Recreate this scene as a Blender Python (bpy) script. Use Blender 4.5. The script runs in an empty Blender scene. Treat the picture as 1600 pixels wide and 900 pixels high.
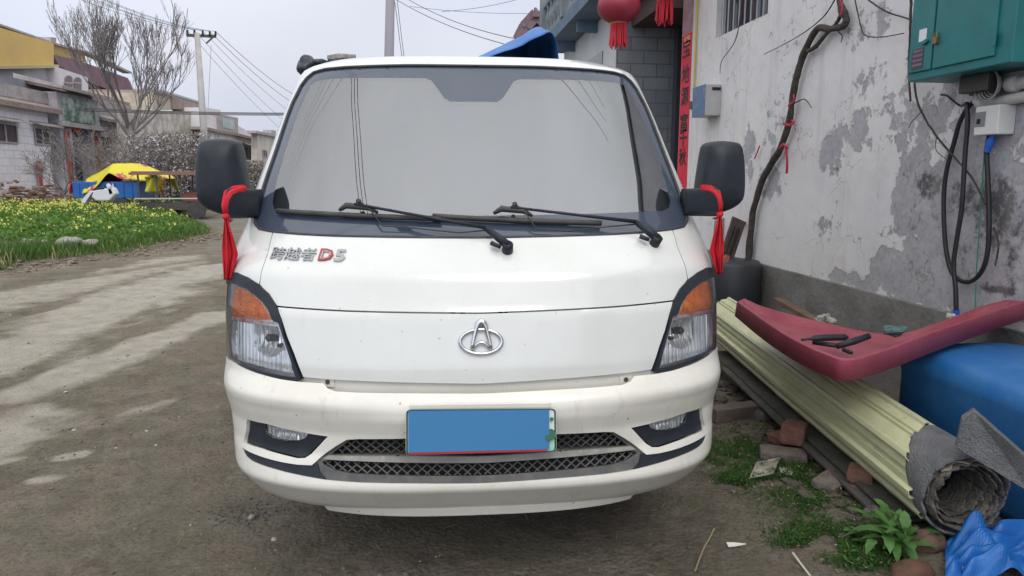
import bpy, math, random
import numpy as np
from mathutils import Vector, Matrix, Quaternion, noise
from mathutils.bvhtree import BVHTree
from mathutils.geometry import delaunay_2d_cdt
rnd = random.Random(7)
R = math.radians
sc = bpy.context.scene
COL = sc.collection
# ------------------------------------------------------------------ camera
FPX, CAMH, YAW, PITCH = 1100.0, 1.4, R(6.75), R(9)
cd = bpy.data.cameras.new('camera'); cam = bpy.data.objects.new('camera', cd); COL.objects.link(cam)
cam.location = (0, 0, CAMH); cam.rotation_euler = (R(90) - PITCH, 0, -YAW)
cd.sensor_width = 36; cd.lens = 36 * FPX / 1600; cd.clip_start = 0.05; cd.clip_end = 2000
sc.camera = cam
CF = Vector((math.sin(YAW)*math.cos(PITCH), math.cos(YAW)*math.cos(PITCH), -math.sin(PITCH)))
CR = Vector((math.cos(YAW), -math.sin(YAW), 0)); CU = CR.cross(CF); CO = Vector((0, 0, CAMH))
def ray(x, y): return CF + CR*((x-800)/FPX) + CU*((450-y)/FPX)
def PY(x, y, Y): d = ray(x, y); return CO + d*(Y/d.y)
def PX(x, y, X): d = ray(x, y); return CO + d*(X/d.x)
def PZ(x, y, Z=0.0): d = ray(x, y); return CO + d*((Z-CAMH)/d.z)
# ------------------------------------------------------------------ objects
WM = {}
def dirty(m, col=(.36, .33, .27), amt=.75):
    nt = m.node_tree; N = nt.nodes; L = nt.links; b = N['Principled BSDF']; src = b.inputs['Base Color'].links[0].from_socket; tc = N['Texture Coordinate'].outputs['Object']
    v = N.new('ShaderNodeTexVoronoi'); v.inputs['Scale'].default_value = 26; L.new(tc, v.inputs['Vector'])
    wn = N.new('ShaderNodeTexWhiteNoise'); L.new(v.outputs['Position'], wn.inputs['Vector'])
    t = N.new('ShaderNodeMath'); t.operation = 'MULTIPLY'; t.inputs[1].default_value = .085; L.new(wn.outputs['Value'], t.inputs[0])
    p = N.new('ShaderNodeMath'); p.operation = 'POWER'; p.inputs[1].default_value = 4; L.new(wn.outputs['Value'], p.inputs[0]); p2_ = N.new('ShaderNodeMath'); p2_.operation = 'MULTIPLY'; p2_.inputs[1].default_value = .13; L.new(p.outputs[0], p2_.inputs[0])
    c = N.new('ShaderNodeMath'); c.operation = 'LESS_THAN'; L.new(v.outputs['Distance'], c.inputs[0]); L.new(p2_.outputs[0], c.inputs[1])
    n = N.new('ShaderNodeTexNoise'); n.inputs['Scale'].default_value = 7; n.inputs['Detail'].default_value = 9; n.inputs['Roughness'].default_value = .8; mp = N.new('ShaderNodeMapping'); mp.inputs['Scale'].default_value = (1.6, 1.6, .35); L.new(tc, mp.inputs[0]); L.new(mp.outputs[0], n.inputs['Vector'])
    r = N.new('ShaderNodeMapRange'); r.inputs['From Min'].default_value = .56; r.inputs['From Max'].default_value = .80; r.inputs['To Max'].default_value = .35*amt; L.new(n.outputs['Fac'], r.inputs['Value'])
    mx = N.new('ShaderNodeMath'); mx.operation = 'MAXIMUM'; s2 = N.new('ShaderNodeMath'); s2.operation = 'MULTIPLY'; s2.inputs[1].default_value = .55*amt; L.new(c.outputs[0], s2.inputs[0]); L.new(s2.outputs[0], mx.inputs[0]); L.new(r.outputs[0], mx.inputs[1])
    x = N.new('ShaderNodeMix'); x.data_type = 'RGBA'; x.inputs['B'].default_value = (*col, 1); L.new(mx.outputs[0], x.inputs['Factor']); L.new(src, x.inputs['A']); L.new(x.outputs['Result'], b.inputs['Base Color'])
    return m
def tag(o, label=None, cat=None, group=None, kind=None):
    if label: o['label'] = label
    if cat: o['category'] = cat
    if group: o['group'] = group
    if kind: o['kind'] = kind
    return o
def thing(name, label, cat, loc=(0, 0, 0), rz=0.0, group=None):
    o = bpy.data.objects.new(name, None); COL.objects.link(o)
    o.empty_display_size = 0.1
    o.location = loc; o.rotation_euler = (0, 0, rz)
    WM[o.name] = Matrix.Translation(Vector(loc)) @ Matrix.Rotation(rz, 4, 'Z')
    return tag(o, label, cat, group)
class MB:
    def __init__(s): s.v = []; s.f = []; s.m = []; s.mi = 0; s.sharp = []
    def add(s, vs, fs):
        b = len(s.v); s.v.extend([tuple(v) for v in vs])
        for f in fs: s.f.append(tuple(b+i for i in f)); s.m.append(s.mi)
        return b
    def box(s, a, b, M=None):
        x0, y0, z0 = a; x1, y1, z1 = b
        vs = [Vector(p) for p in ((x0,y0,z0),(x1,y0,z0),(x1,y1,z0),(x0,y1,z0),(x0,y0,z1),(x1,y0,z1),(x1,y1,z1),(x0,y1,z1))]
        if M is not None: vs = [M @ v for v in vs]
        s.add(vs, [(3,2,1,0),(4,5,6,7),(0,1,5,4),(1,2,6,5),(2,3,7,6),(3,0,4,7)]); return s
    def bar(s, p, q, w, h=None, up=(0, 0, 1)):
        p = Vector(p); q = Vector(q); h = h or w; d = (q-p).normalized(); u = Vector(up)
        if abs(d.dot(u)) > .98: u = Vector((1, 0, 0))
        x = d.cross(u).normalized()*w/2; y = x.normalized().cross(d)*h/2
        s.add([p-x-y, p+x-y, p+x+y, p-x+y, q-x-y, q+x-y, q+x+y, q-x+y],
              [(3,2,1,0),(4,5,6,7),(0,1,5,4),(1,2,6,5),(2,3,7,6),(3,0,4,7)]); return s
    def tube(s, pts, rad, n=8, cap=True, closed=False, flat=None):
        pts = [Vector(p) for p in pts]; m = len(pts)
        rr = rad if isinstance(rad, (list, tuple)) else [rad]*m
        prev = None; rings = []
        for i, p in enumerate(pts):
            a = pts[i-1] if (i > 0 or closed) else pts[i]
            b = pts[(i+1) % m] if (i < m-1 or closed) else pts[i]
            d = (b-a)
            d = d.normalized() if d.length > 1e-9 else Vector((0, 0, 1))
            if prev is None:
                u = Vector((0, 0, 1)) if abs(d.z) < .9 else Vector((1, 0, 0))
            else: u = prev
            x = (u - d*u.dot(d))
            x = x.normalized() if x.length > 1e-6 else d.orthogonal().normalized()
            prev = x; y = d.cross(x)
            rings.append([p + (x*math.cos(2*math.pi*k/n) + y*math.sin(2*math.pi*k/n)*(flat or 1))*rr[i] for k in range(n)])
        vs = [v for r in rings for v in r]; fs = []
        for i in range(m if closed else m-1):
            j = (i+1) % m
            for k in range(n):
                k2 = (k+1) % n
                fs.append((i*n+k, i*n+k2, j*n+k2, j*n+k))
        if cap and not closed: fs += [tuple(range(n))[::-1], tuple((m-1)*n+k for k in range(n))]
        s.add(vs, fs); return s
    def prism(s, pts, vec):
        pts = [Vector(p) for p in pts]; n = len(pts); vec = Vector(vec)
        vs = pts + [p+vec for p in pts]
        s.add(vs, [tuple(range(n)), tuple(range(2*n-1, n-1, -1))] + [(i, i+n, (i+1) % n+n, (i+1) % n) for i in range(n)]); return s
    def quad(s, *p): s.add(p, [tuple(range(len(p)))]); return s
    def rock(s, c, r, seed=0, rough=.25, sub=2, sc3=(1, 1, 1)):
        import bmesh
        bm = bmesh.new(); bmesh.ops.create_icosphere(bm, subdivisions=sub, radius=1)
        c = Vector(c); vs = []
        for v in bm.verts:
            k = 1 + rough*noise.noise(v.co*1.3 + Vector((seed*7.1, seed*3.3, 0)))*1.6 + rough*.4*noise.noise(v.co*4 + Vector((seed, 0, 0)))
            vs.append(c + Vector((v.co.x*sc3[0], v.co.y*sc3[1], v.co.z*sc3[2]))*k*r)
        fs = [tuple(v.index for v in f.verts) for f in bm.faces]
        bm.free(); s.add(vs, fs); return s
    def grid(s, nu, nv, fn):
        b = [fn(i/nu, j/nv) for j in range(nv+1) for i in range(nu+1)]
        s.add(b, [(j*(nu+1)+i, j*(nu+1)+i+1, (j+1)*(nu+1)+i+1, (j+1)*(nu+1)+i) for j in range(nv) for i in range(nu)]); return s
def fin(name, mb, mats, parent=None, local=False, smooth=False, bevel=0, origin=None, solid=0, fixn=False, sub=0):
    me = bpy.data.meshes.new(name)
    vs = np.array([tuple(v) for v in mb.v], dtype=np.float64).reshape(-1, 3)
    loc = Vector((0, 0, 0))
    if parent is not None and not local:
        Mi = np.array(WM[parent.name].inverted())
        vs = vs @ Mi[:3, :3].T + Mi[:3, 3]
    elif parent is None:
        loc = Vector(origin) if origin is not None else Vector(((vs[:, 0].min()+vs[:, 0].max())/2, (vs[:, 1].min()+vs[:, 1].max())/2, vs[:, 2].min()))
        vs = vs - np.array(loc)
    me.from_pydata([tuple(v) for v in vs], [], mb.f)
    if not isinstance(mats, (list, tuple)): mats = [mats]
    for m in mats: me.materials.append(m)
    if any(mb.m): me.polygons.foreach_set('material_index', mb.m)
    if smooth: me.polygons.foreach_set('use_smooth', [True]*len(me.polygons))
    if mb.sharp:
        at = me.attributes.new('sharp_edge', 'BOOLEAN', 'EDGE'); ss = set(tuple(sorted(e)) for e in mb.sharp)
        at.data.foreach_set('value', [tuple(sorted(e.vertices)) in ss for e in me.edges])
    me.update()
    if fixn:
        import bmesh
        bm = bmesh.new(); bm.from_mesh(me); bmesh.ops.recalc_face_normals(bm, faces=bm.faces); bm.to_mesh(me); bm.free()
    o = bpy.data.objects.new(name, me); COL.objects.link(o); o.location = loc
    if parent is not None: o.parent = parent; WM[o.name] = WM[parent.name]
    else: WM[o.name] = Matrix.Translation(loc)
    if solid: md = o.modifiers.new('solid', 'SOLIDIFY'); md.thickness = solid; md.offset = 0
    if bevel:
        md = o.modifiers.new('bevel', 'BEVEL'); md.width = bevel; md.segments = 2; md.limit_method = 'ANGLE'; md.angle_limit = R(40)
    if sub: md = o.modifiers.new('sub', 'SUBSURF'); md.levels = sub; md.render_levels = sub
    return o
def dup(root, loc, rz, label=None):
    r = root.copy(); COL.objects.link(r); r.location = loc; r.rotation_euler = (0, 0, rz)
    if label: r['label'] = label
    for ch in list(root.children):
        c = ch.copy(); COL.objects.link(c); c.parent = r
        for g in list(ch.children):
            d = g.copy(); COL.objects.link(d); d.parent = c
    return r
# ------------------------------------------------------------------ materials
def mat(name, c, rough=.6, metal=0, c2=None, ns=8, bump=0, bs=40, coat=0, lo=.35, hi=.65, det=5, spec=.5, wave=None, alpha=None, stretch=None):
    m = bpy.data.materials.new(name); m.use_nodes = True; nt = m.node_tree; N = nt.nodes; L = nt.links
    b = N['Principled BSDF']; b.inputs['Roughness'].default_value = rough; b.inputs['Metallic'].default_value = metal
    b.inputs['Base Color'].default_value = (*c, 1); b.inputs['Coat Weight'].default_value = coat; b.inputs['Coat Roughness'].default_value = .08
    b.inputs['Specular IOR Level'].default_value = spec
    tc = N.new('ShaderNodeTexCoord'); src = tc.outputs['Object']
    if stretch:
        mp = N.new('ShaderNodeMapping'); mp.inputs['Scale'].default_value = stretch; L.new(src, mp.inputs['Vector']); src = mp.outputs['Vector']
    if c2 is not None:
        n = N.new('ShaderNodeTexNoise'); n.inputs['Scale'].default_value = ns; n.inputs['Detail'].default_value = det; n.inputs['Roughness'].default_value = .65
        L.new(src, n.inputs['Vector'])
        r = N.new('ShaderNodeMapRange'); r.inputs['From Min'].default_value = lo; r.inputs['From Max'].default_value = hi
        L.new(n.outputs['Fac'], r.inputs['Value'])
        x = N.new('ShaderNodeMix'); x.data_type = 'RGBA'; x.inputs['A'].default_value = (*c, 1); x.inputs['B'].default_value = (*c2, 1)
        L.new(r.outputs['Result'], x.inputs['Factor']); L.new(x.outputs['Result'], b.inputs['Base Color'])
    if bump or wave:
        bp = N.new('ShaderNodeBump'); bp.inputs['Strength'].default_value = bump or .5; bp.inputs['Distance'].default_value = .02
        if wave:
            w = N.new('ShaderNodeTexWave'); w.bands_direction = wave[0]; w.inputs['Scale'].default_value = wave[1]; w.inputs['Distortion'].default_value = wave[2]
            L.new(src, w.inputs['Vector']); L.new(w.outputs['Fac'], bp.inputs['Height'])
        else:
            n2 = N.new('ShaderNodeTexNoise'); n2.inputs['Scale'].default_value = bs; n2.inputs['Detail'].default_value = 6
            L.new(src, n2.inputs['Vector']); L.new(n2.outputs['Fac'], bp.inputs['Height'])
        L.new(bp.outputs['Normal'], b.inputs['Normal'])
    return m
def brick_mat(name, c1, c2, mortar, bw, bh, ms=.01, axis='Y', rough=.85, wear=None):
    m = mat(name, c1, rough); nt = m.node_tree; N = nt.nodes; L = nt.links; b = N['Principled BSDF']
    tc = N['Texture Coordinate']; sp = N.new('ShaderNodeSeparateXYZ'); L.new(tc.outputs['Object'], sp.inputs[0])
    cb = N.new('ShaderNodeCombineXYZ'); L.new(sp.outputs[axis], cb.inputs['X']); L.new(sp.outputs['Z'], cb.inputs['Y'])
    br = N.new('ShaderNodeTexBrick'); br.inputs['Scale'].default_value = 1; br.inputs['Brick Width'].default_value = bw; br.inputs['Row Height'].default_value = bh
    br.inputs['Mortar Size'].default_value = ms; br.inputs['Color1'].default_value = (*c1, 1); br.inputs['Color2'].default_value = (*c2, 1); br.inputs['Mortar'].default_value = (*mortar, 1)
    L.new(cb.outputs[0], br.inputs['Vector'])
    n = N.new('ShaderNodeTexNoise'); n.inputs['Scale'].default_value = 1.3; n.inputs['Detail'].default_value = 7; n.inputs['Roughness'].default_value = .7
    L.new(tc.outputs['Object'], n.inputs['Vector'])
    mr = N.new('ShaderNodeMapRange'); mr.inputs['From Min'].default_value = .45; mr.inputs['From Max'].default_value = .75; mr.inputs['To Max'].default_value = .6
    L.new(n.outputs['Fac'], mr.inputs['Value'])
    x = N.new('ShaderNodeMix'); x.data_type = 'RGBA'; L.new(mr.outputs[0], x.inputs['Factor']); L.new(br.outputs['Color'], x.inputs['A'])
    x.inputs['B'].default_value = (*(wear or tuple(v*.55 for v in c1)), 1); L.new(x.outputs['Result'], b.inputs['Base Color'])
    bp = N.new('ShaderNodeBump'); bp.inputs['Strength'].default_value = .4; bp.inputs['Distance'].default_value = .01; bp.invert = True
    L.new(br.outputs['Fac'], bp.inputs['Height']); L.new(bp.outputs['Normal'], b.inputs['Normal'])
    return m
def leaf_mat(name, c, c2, scale=3):
    m = mat(name, c, .55, c2=c2, ns=scale, spec=.3); nt = m.node_tree; N = nt.nodes; L = nt.links
    b = N['Principled BSDF']; t = N.new('ShaderNodeBsdfTranslucent'); t.inputs['Color'].default_value = (c2[0]*1.2, c2[1]*1.3, c2[2], 1)
    mx = N.new('ShaderNodeMixShader'); mx.inputs[0].default_value = .3
    L.new(b.outputs[0], mx.inputs[1]); L.new(t.outputs[0], mx.inputs[2]); L.new(mx.outputs[0], N['Material Output'].inputs[0])
    return m
M = {}
def dirty(m, col=(.36, .33, .27), amt=.75):
    nt = m.node_tree; N = nt.nodes; L = nt.links; b = N['Principled BSDF']; src = b.inputs['Base Color'].links[0].from_socket; tc = N['Texture Coordinate'].outputs['Object']
    v = N.new('ShaderNodeTexVoronoi'); v.inputs['Scale'].default_value = 26; L.new(tc, v.inputs['Vector'])
    wn = N.new('ShaderNodeTexWhiteNoise'); L.new(v.outputs['Position'], wn.inputs['Vector'])
    t = N.new('ShaderNodeMath'); t.operation = 'MULTIPLY'; t.inputs[1].default_value = .085; L.new(wn.outputs['Value'], t.inputs[0])
    p = N.new('ShaderNodeMath'); p.operation = 'POWER'; p.inputs[1].default_value = 4; L.new(wn.outputs['Value'], p.inputs[0]); p2_ = N.new('ShaderNodeMath'); p2_.operation = 'MULTIPLY'; p2_.inputs[1].default_value = .13; L.new(p.outputs[0], p2_.inputs[0])
    c = N.new('ShaderNodeMath'); c.operation = 'LESS_THAN'; L.new(v.outputs['Distance'], c.inputs[0]); L.new(p2_.outputs[0], c.inputs[1])
    n = N.new('ShaderNodeTexNoise'); n.inputs['Scale'].default_value = 7; n.inputs['Detail'].default_value = 9; n.inputs['Roughness'].default_value = .8; mp = N.new('ShaderNodeMapping'); mp.inputs['Scale'].default_value = (1.6, 1.6, .35); L.new(tc, mp.inputs[0]); L.new(mp.outputs[0], n.inputs['Vector'])
    r = N.new('ShaderNodeMapRange'); r.inputs['From Min'].default_value = .56; r.inputs['From Max'].default_value = .80; r.inputs['To Max'].default_value = .35*amt; L.new(n.outputs['Fac'], r.inputs['Value'])
    mx = N.new('ShaderNodeMath'); mx.operation = 'MAXIMUM'; s2 = N.new('ShaderNodeMath'); s2.operation = 'MULTIPLY'; s2.inputs[1].default_value = .55*amt; L.new(c.outputs[0], s2.inputs[0]); L.new(s2.outputs[0], mx.inputs[0]); L.new(r.outputs[0], mx.inputs[1])
    x = N.new('ShaderNodeMix'); x.data_type = 'RGBA'; x.inputs['B'].default_value = (*col, 1); L.new(mx.outputs[0], x.inputs['Factor']); L.new(src, x.inputs['A']); L.new(x.outputs['Result'], b.inputs['Base Color'])
    return m
M['white'] = mat('white_paint', (.69, .705, .69), .30, c2=(.64, .655, .635), ns=3, coat=1, bump=.02, bs=6)
M['bumper'] = mat('white_bumper', (.72, .705, .645), .36, c2=(.63, .61, .545), ns=5, coat=.6, bump=.03, bs=9, lo=.4, hi=.8)
dirty(M['white'], amt=.8); dirty(M['bumper'], amt=2.0)
M['black'] = mat('black_plastic', (.014, .019, .028), .48, c2=(.022, .027, .036), ns=20, bump=.1, bs=300, spec=.35)
M['blackm'] = mat('black_matte', (.012, .012, .013), .8)
M['gloss_black'] = mat('black_glass_edge', (.05, .065, .10), .05, c2=(.06, .075, .11), ns=5, spec=.9)
M['rubber'] = mat('rubber', (.03, .03, .032), .6, c2=(.06, .058, .055), ns=14)
M['darkgrey'] = mat('dusty_grey_plastic', (.075, .08, .085), .6, c2=(.14, .13, .12), ns=18)
M['mesh'] = mat('grille_plastic', (.045, .048, .052), .55, c2=(.09, .085, .078), ns=25)
M['grey'] = mat('grey_trim', (.30, .29, .275), .45, c2=(.22, .21, .19), ns=20)
M['chrome'] = mat('chrome', (.85, .86, .88), .07, 1)
M['steel'] = mat('dark_steel', (.06, .06, .062), .5, .3, c2=(.10, .085, .07), ns=12)
M['silver'] = mat('silver_lamp', (.98, .985, .99), .18, .55, c2=(.80, .83, .86), ns=38, lo=.45, hi=.6, wave=('X', 22, .8), bump=.55, stretch=(1, 1, .35))
M['silver2'] = mat('silver_trim', (.72, .73, .75), .25, .8, c2=(.55, .55, .58), ns=40)
M['red_cloth'] = mat('red_cloth', (.62, .012, .03), .7, c2=(.5, .008, .02), ns=15, bump=.3, bs=250)
# ================================================================== small truck
TLOC = (0.155, 2.08, 0.0); TROT = R(-2.2)
truck = thing('small_truck', 'white forward-cab small truck facing the camera with red ribbons on its mirrors', 'truck', TLOC, TROT)
TI = WM[truck.name].inverted(); TI3 = TI.to_3x3()
def smooth_tab(t, w=.012):
    zs = np.linspace(t[0][0]-.1, t[-1][0]+.1, 1400); v = np.interp(zs, [a[0] for a in t], [a[1] for a in t])
    d0 = (t[1][1]-t[0][1])/(t[1][0]-t[0][0]); v = np.where(zs < t[0][0], t[0][1]+(zs-t[0][0])*d0, v)
    d1 = (t[-1][1]-t[-2][1])/(t[-1][0]-t[-2][0]); v = np.where(zs > t[-1][0], t[-1][1]+(zs-t[-1][0])*d1, v)
    k = max(1, int(w/(zs[1]-zs[0]))); ker = np.ones(2*k+1)/(2*k+1)
    v2 = np.convolve(np.pad(v, k, mode='edge'), ker, mode='valid')
    return zs, v2
PW = 2.7
_th = np.linspace(0, math.pi/2, 1500); _fx = np.sin(_th)**(2/PW); _fy = 1-np.cos(_th)**(2/PW)
_al = np.concatenate([[0], np.cumsum(np.hypot(np.diff(_fx*.9), np.diff(_fy*.5)))]); ULEN = float(_al[-1]); YREAR = 1.55
class Surf:
    def __init__(s, y, W, D, z0, z1, w=.012, rear=YREAR, crease=None):
        s.y = smooth_tab(y, w); s.W = smooth_tab(W, .03); s.D = smooth_tab(D, .03); s.z0, s.z1, s.rear, s.crease = z0, z1, rear, crease
        nu, nz = 340, 150; us = np.linspace(-ULEN-1.0, ULEN+1.0, nu); zs = np.linspace(z0, z1, nz); s.us, s.zs, s.nu = us, zs, nu
        vs = [s.p(u, z) for z in zs for u in us]; fs = []
        for j in range(nz-1):
            for i in range(nu-1):
                a = j*nu+i; fs.append((a, a+1, a+nu+1)); fs.append((a, a+nu+1, a+nu))
        s.bvh = BVHTree.FromPolygons(vs, fs); s.vs = vs; s.fs = fs
    def p(s, u, z):
        y0 = float(np.interp(z, *s.y)); W = float(np.interp(z, *s.W)); D = float(np.interp(z, *s.D)); a = abs(u)
        if a <= ULEN:
            fx = float(np.interp(a, _al, _fx)); fy = float(np.interp(a, _al, _fy)); x = W*fx; y = y0+D*fy
            if s.crease: y += s.crease(a, z)
        else: x = W; y = y0+D + (s.rear-y0-D)*(a-ULEN)/1.0
        return Vector((x if u >= 0 else -x, y, z))
    def n(s, u, z):
        e = .004; n = (s.p(u+e, z)-s.p(u-e, z)).cross(s.p(u, z+e)-s.p(u, z-e))
        return n.normalized()
    def off(s, u, z, d): return s.p(u, z)+s.n(u, z)*d
    def uz(s, px, py):
        for k in range(60):
            o = TI @ CO; d = (TI3 @ ray(px, py)).normalized()
            loc, nn, idx, dist = s.bvh.ray_cast(o, d)
            if loc is not None: break
            px += 1.0 if px < 740 else -1.0
        else: raise RuntimeError('ray miss %s %s' % (px, py))
        q = idx//2; j, i = divmod(q, s.nu-1); f = s.fs[idx]
        A, B, C = [Vector(s.vs[k]) for k in f]
        pr = [(s.us[k % s.nu], s.zs[k//s.nu]) for k in f]
        n = (B-A).cross(C-A); L2 = n.length_squared
        wa = (B-loc).cross(C-loc).dot(n)/L2; wb = (C-loc).cross(A-loc).dot(n)/L2; wc = 1-wa-wb
        return (pr[0][0]*wa+pr[1][0]*wb+pr[2][0]*wc, pr[0][1]*wa+pr[1][1]*wb+pr[2][1]*wc)
    def path(s, pts): return [s.uz(*q) if len(q) == 2 else (q[1], q[2]) for q in pts]
def mir(p): return [(-u, z) for u, z in reversed(p)]
def sym(p): return p + mir(p)          # left half path ending at the centre
def bcrease(a, z):                     # soft wedge in the bumper above the fog lamps
    if a < .25 or a > 1.12: return 0.0
    t = min(1, (a-.25)/.35, (1.12-a)/.2); zc = .700+.01*t
    return .022*t*max(0, min(1, (zc-z)/.05))*max(0, min(1, (z-.50)/.10))
S1 = Surf([(.315,.105),(.34,.075),(.428,0),(.436,.000),(.53,.03),(.60,.018),(.655,0),(.69,.002),(.712,.012),(.735,.034),(.76,.062),(.83,.09)],
          [(.30,.795),(.34,.825),(.43,.862),(.53,.88),(.66,.893),(.76,.903),(.83,.904)], [(.3,.42),(.60,.50),(.75,.49),(.83,.48)], .315, .83, .004, crease=bcrease)
S2 = Surf([(.62,.085),(.72,.08),(.80,.085),(.968,.125),(.975,.132),(1.085,.175),(1.10,.19),(1.19,.285),(1.22,.33),(1.82,.87),(1.86,.91),(1.90,1.03)],
          [(.62,.90),(.97,.905),(1.1,.90),(1.2,.885),(1.35,.865),(1.5,.83),(1.65,.80),(1.82,.755),(1.87,.73),(1.9,.67)], [(.72,.50),(1.2,.46),(1.85,.36)], .62, 1.90, .008)
def inside(P, poly):
    x, y = P[:, 0], P[:, 1]; r = np.zeros(len(P), bool); n = len(poly)
    for i in range(n):
        x1, y1 = poly[i]; x2, y2 = poly[(i+1) % n]
        if y1 == y2: continue
        c = ((y1 > y) != (y2 > y)) & (x < (x2-x1)*(y-y1)/(y2-y1)+x1); r ^= c
    return r
def dens(p, st):
    o = []
    for i in range(len(p)):
        a, b = p[i], p[(i+1) % len(p)]; L = math.hypot(b[0]-a[0], b[1]-a[1]); k = max(1, int(math.ceil(L/st)))
        for j in range(k): o.append((a[0]+(b[0]-a[0])*j/k, a[1]+(b[1]-a[1])*j/k))
    return o
def chaikin(p, it=1):
    for _ in range(it):
        q = []
        for i in range(len(p)):
            a, b = p[i], p[(i+1) % len(p)]
            q += [(a[0]*.8+b[0]*.2, a[1]*.8+b[1]*.2), (a[0]*.2+b[0]*.8, a[1]*.2+b[1]*.8)]
        p = q
    return p
def patch(S, outer, holes=(), off=0.0, thick=.012, st=.018, fn=None, rnd_it=0):
    """panel cut out of a body surface: dense skin with a turned-in edge"""
    if rnd_it: outer = chaikin(outer, rnd_it); holes = [chaikin(h, rnd_it) for h in holes]
    loops = [dens(l, st) for l in [outer]+list(holes)]
    V = []; E = []
    for l in loops:
        b = len(V); V += l; E += [(b+i, b+(i+1) % len(l)) for i in range(len(l))]
    o = np.array(outer); x0, z0 = o.min(0); x1, z1 = o.max(0)
    gx, gz = np.meshgrid(np.arange(x0+st/2, x1, st), np.arange(z0+st/2, z1, st)); G = np.stack([gx.ravel(), gz.ravel()], 1)
    ok = inside(G, outer)
    for h in holes: ok &= ~inside(G, h)
    G = G[ok]; B = np.array(V)
    if len(G):
        keep = np.ones(len(G), bool)
        for k in range(0, len(G), 400):
            d = ((G[k:k+400, None, :]-B[None, :, :])**2).sum(2).min(1); keep[k:k+400] = d > (st*.45)**2
        G = G[keep]
    vs, es, fs, *_ = delaunay_2d_cdt([Vector(v) for v in V]+[Vector((float(g[0]), float(g[1]))) for g in G], E, [], 0, 1e-6)
    vv = np.array([(v.x, v.y) for v in vs]); C = np.array([vv[list(f)].mean(0) for f in fs]); ok = inside(C, outer)
    for h in holes: ok &= ~inside(C, h)
    F = [f for f, k in zip(fs, ok) if k]
    mb = MB(); pos = []; nr = []
    for v in vv:
        u, z = float(v[0]), float(v[1]); n = S.n(u, z); d = off+(fn(u, z) if fn else 0); pos.append(S.p(u, z)+n*d); nr.append(n)
    F2 = []
    for f in F:
        a, b, c = [pos[i] for i in f[:3]]
        F2.append(tuple(f) if (b-a).cross(c-a).dot(nr[f[0]]) > 0 else tuple(reversed(f)))
    cnt = {}
    for f in F2:
        for i in range(len(f)):
            e = (f[i], f[(i+1) % len(f)]); cnt[e] = cnt.get(e, 0)+1
    bd = [e for e in cnt if (e[1], e[0]) not in cnt]
    mb.add(pos, F2); mp = {}
    for e in bd:
        for i in e:
            if i not in mp: mp[i] = len(mb.v); mb.v.append(tuple(pos[i]-nr[i]*thick))
    for a, b in bd:
        mb.f.append((b, a, mp[a], mp[b])); mb.m.append(0); mb.sharp.append((a, b))
    return mb
def on(S, u, z, d): return S.off(u, z, d)
def spath(S, uz, d, st=.02):
    out = []
    for i in range(len(uz)-1):
        a, b = uz[i], uz[i+1]; k = max(1, int(math.hypot(b[0]-a[0], b[1]-a[1])/st))
        for j in range(k): t = j/k; out.append(S.off(a[0]+(b[0]-a[0])*t, a[1]+(b[1]-a[1])*t, d))
    out.append(S.off(uz[-1][0], uz[-1][1], d)); return out
# ---- outlines read off the photograph's left half, laid on the body surface
SEAM = [(426,362),(418,395),(405,444)]
WSO = [(745,103),(640,102),(540,105),(508,108),(490,113),(479,122),(470,134),(457,160),(438,213),(420,266),(408,305),(399,338),(399,350),(406,358),(426,362)]
WSB = [(426,362),(470,366),(520,368.5),(620,370.5),(745,371.5)]
BEZ_TOP = [(405,444),(388,433),(372,426),(365,426)]
BEZ = [(365,426),(372,426),(388,433),(405,444),(421,459),(432,476),(440,500),(446,526),(458,556),(472,592),(466,595.5),(440,592),(400,582),(372,570),('uz',-ULEN+.012,.735),('uz',-ULEN+.0,.80),('uz',-ULEN-.01,.92),('uz',-ULEN+.0,1.02)]
pSEAM, pWSO, pWSB, pBT = S2.path(SEAM), S2.path(WSO), S2.path(WSB), S2.path(BEZ_TOP)
UL = ULEN
g = .0025
body_left = [(-UL-1.0, .62), (-UL-1.0, 1.90)]
ub = pBT[-1]
side = [(-UL-1.0, 1.90), (-UL-1.0, .62), (-UL-.02, .62), (-UL-.02, 1.0)] + [(-UL+.0, 1.04)]
left = side + [ub] + list(reversed(pBT[:-1])) + list(reversed(pSEAM[:-1])) + list(reversed(pWSO[:-1]))
body_out = left + mir(left)
def clean(p):
    o = []
    for q in p:
        if not o or math.hypot(q[0]-o[-1][0], q[1]-o[-1][1]) > 1e-4: o.append(q)
    if math.hypot(o[0][0]-o[-1][0], o[0][1]-o[-1][1]) < 1e-4: o.pop()
    return o
# side window hole
def sidewin(sg): return [(sg*(UL+.12), 1.2), (sg*(UL+.90), 1.2), (sg*(UL+.88), 1.74), (sg*(UL+.18), 1.74)]
body = fin('cab_body', patch(S2, clean(body_out), [sidewin(-1), sidewin(1)], 0, .02, .02), M['white'], truck, True, True)
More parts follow.
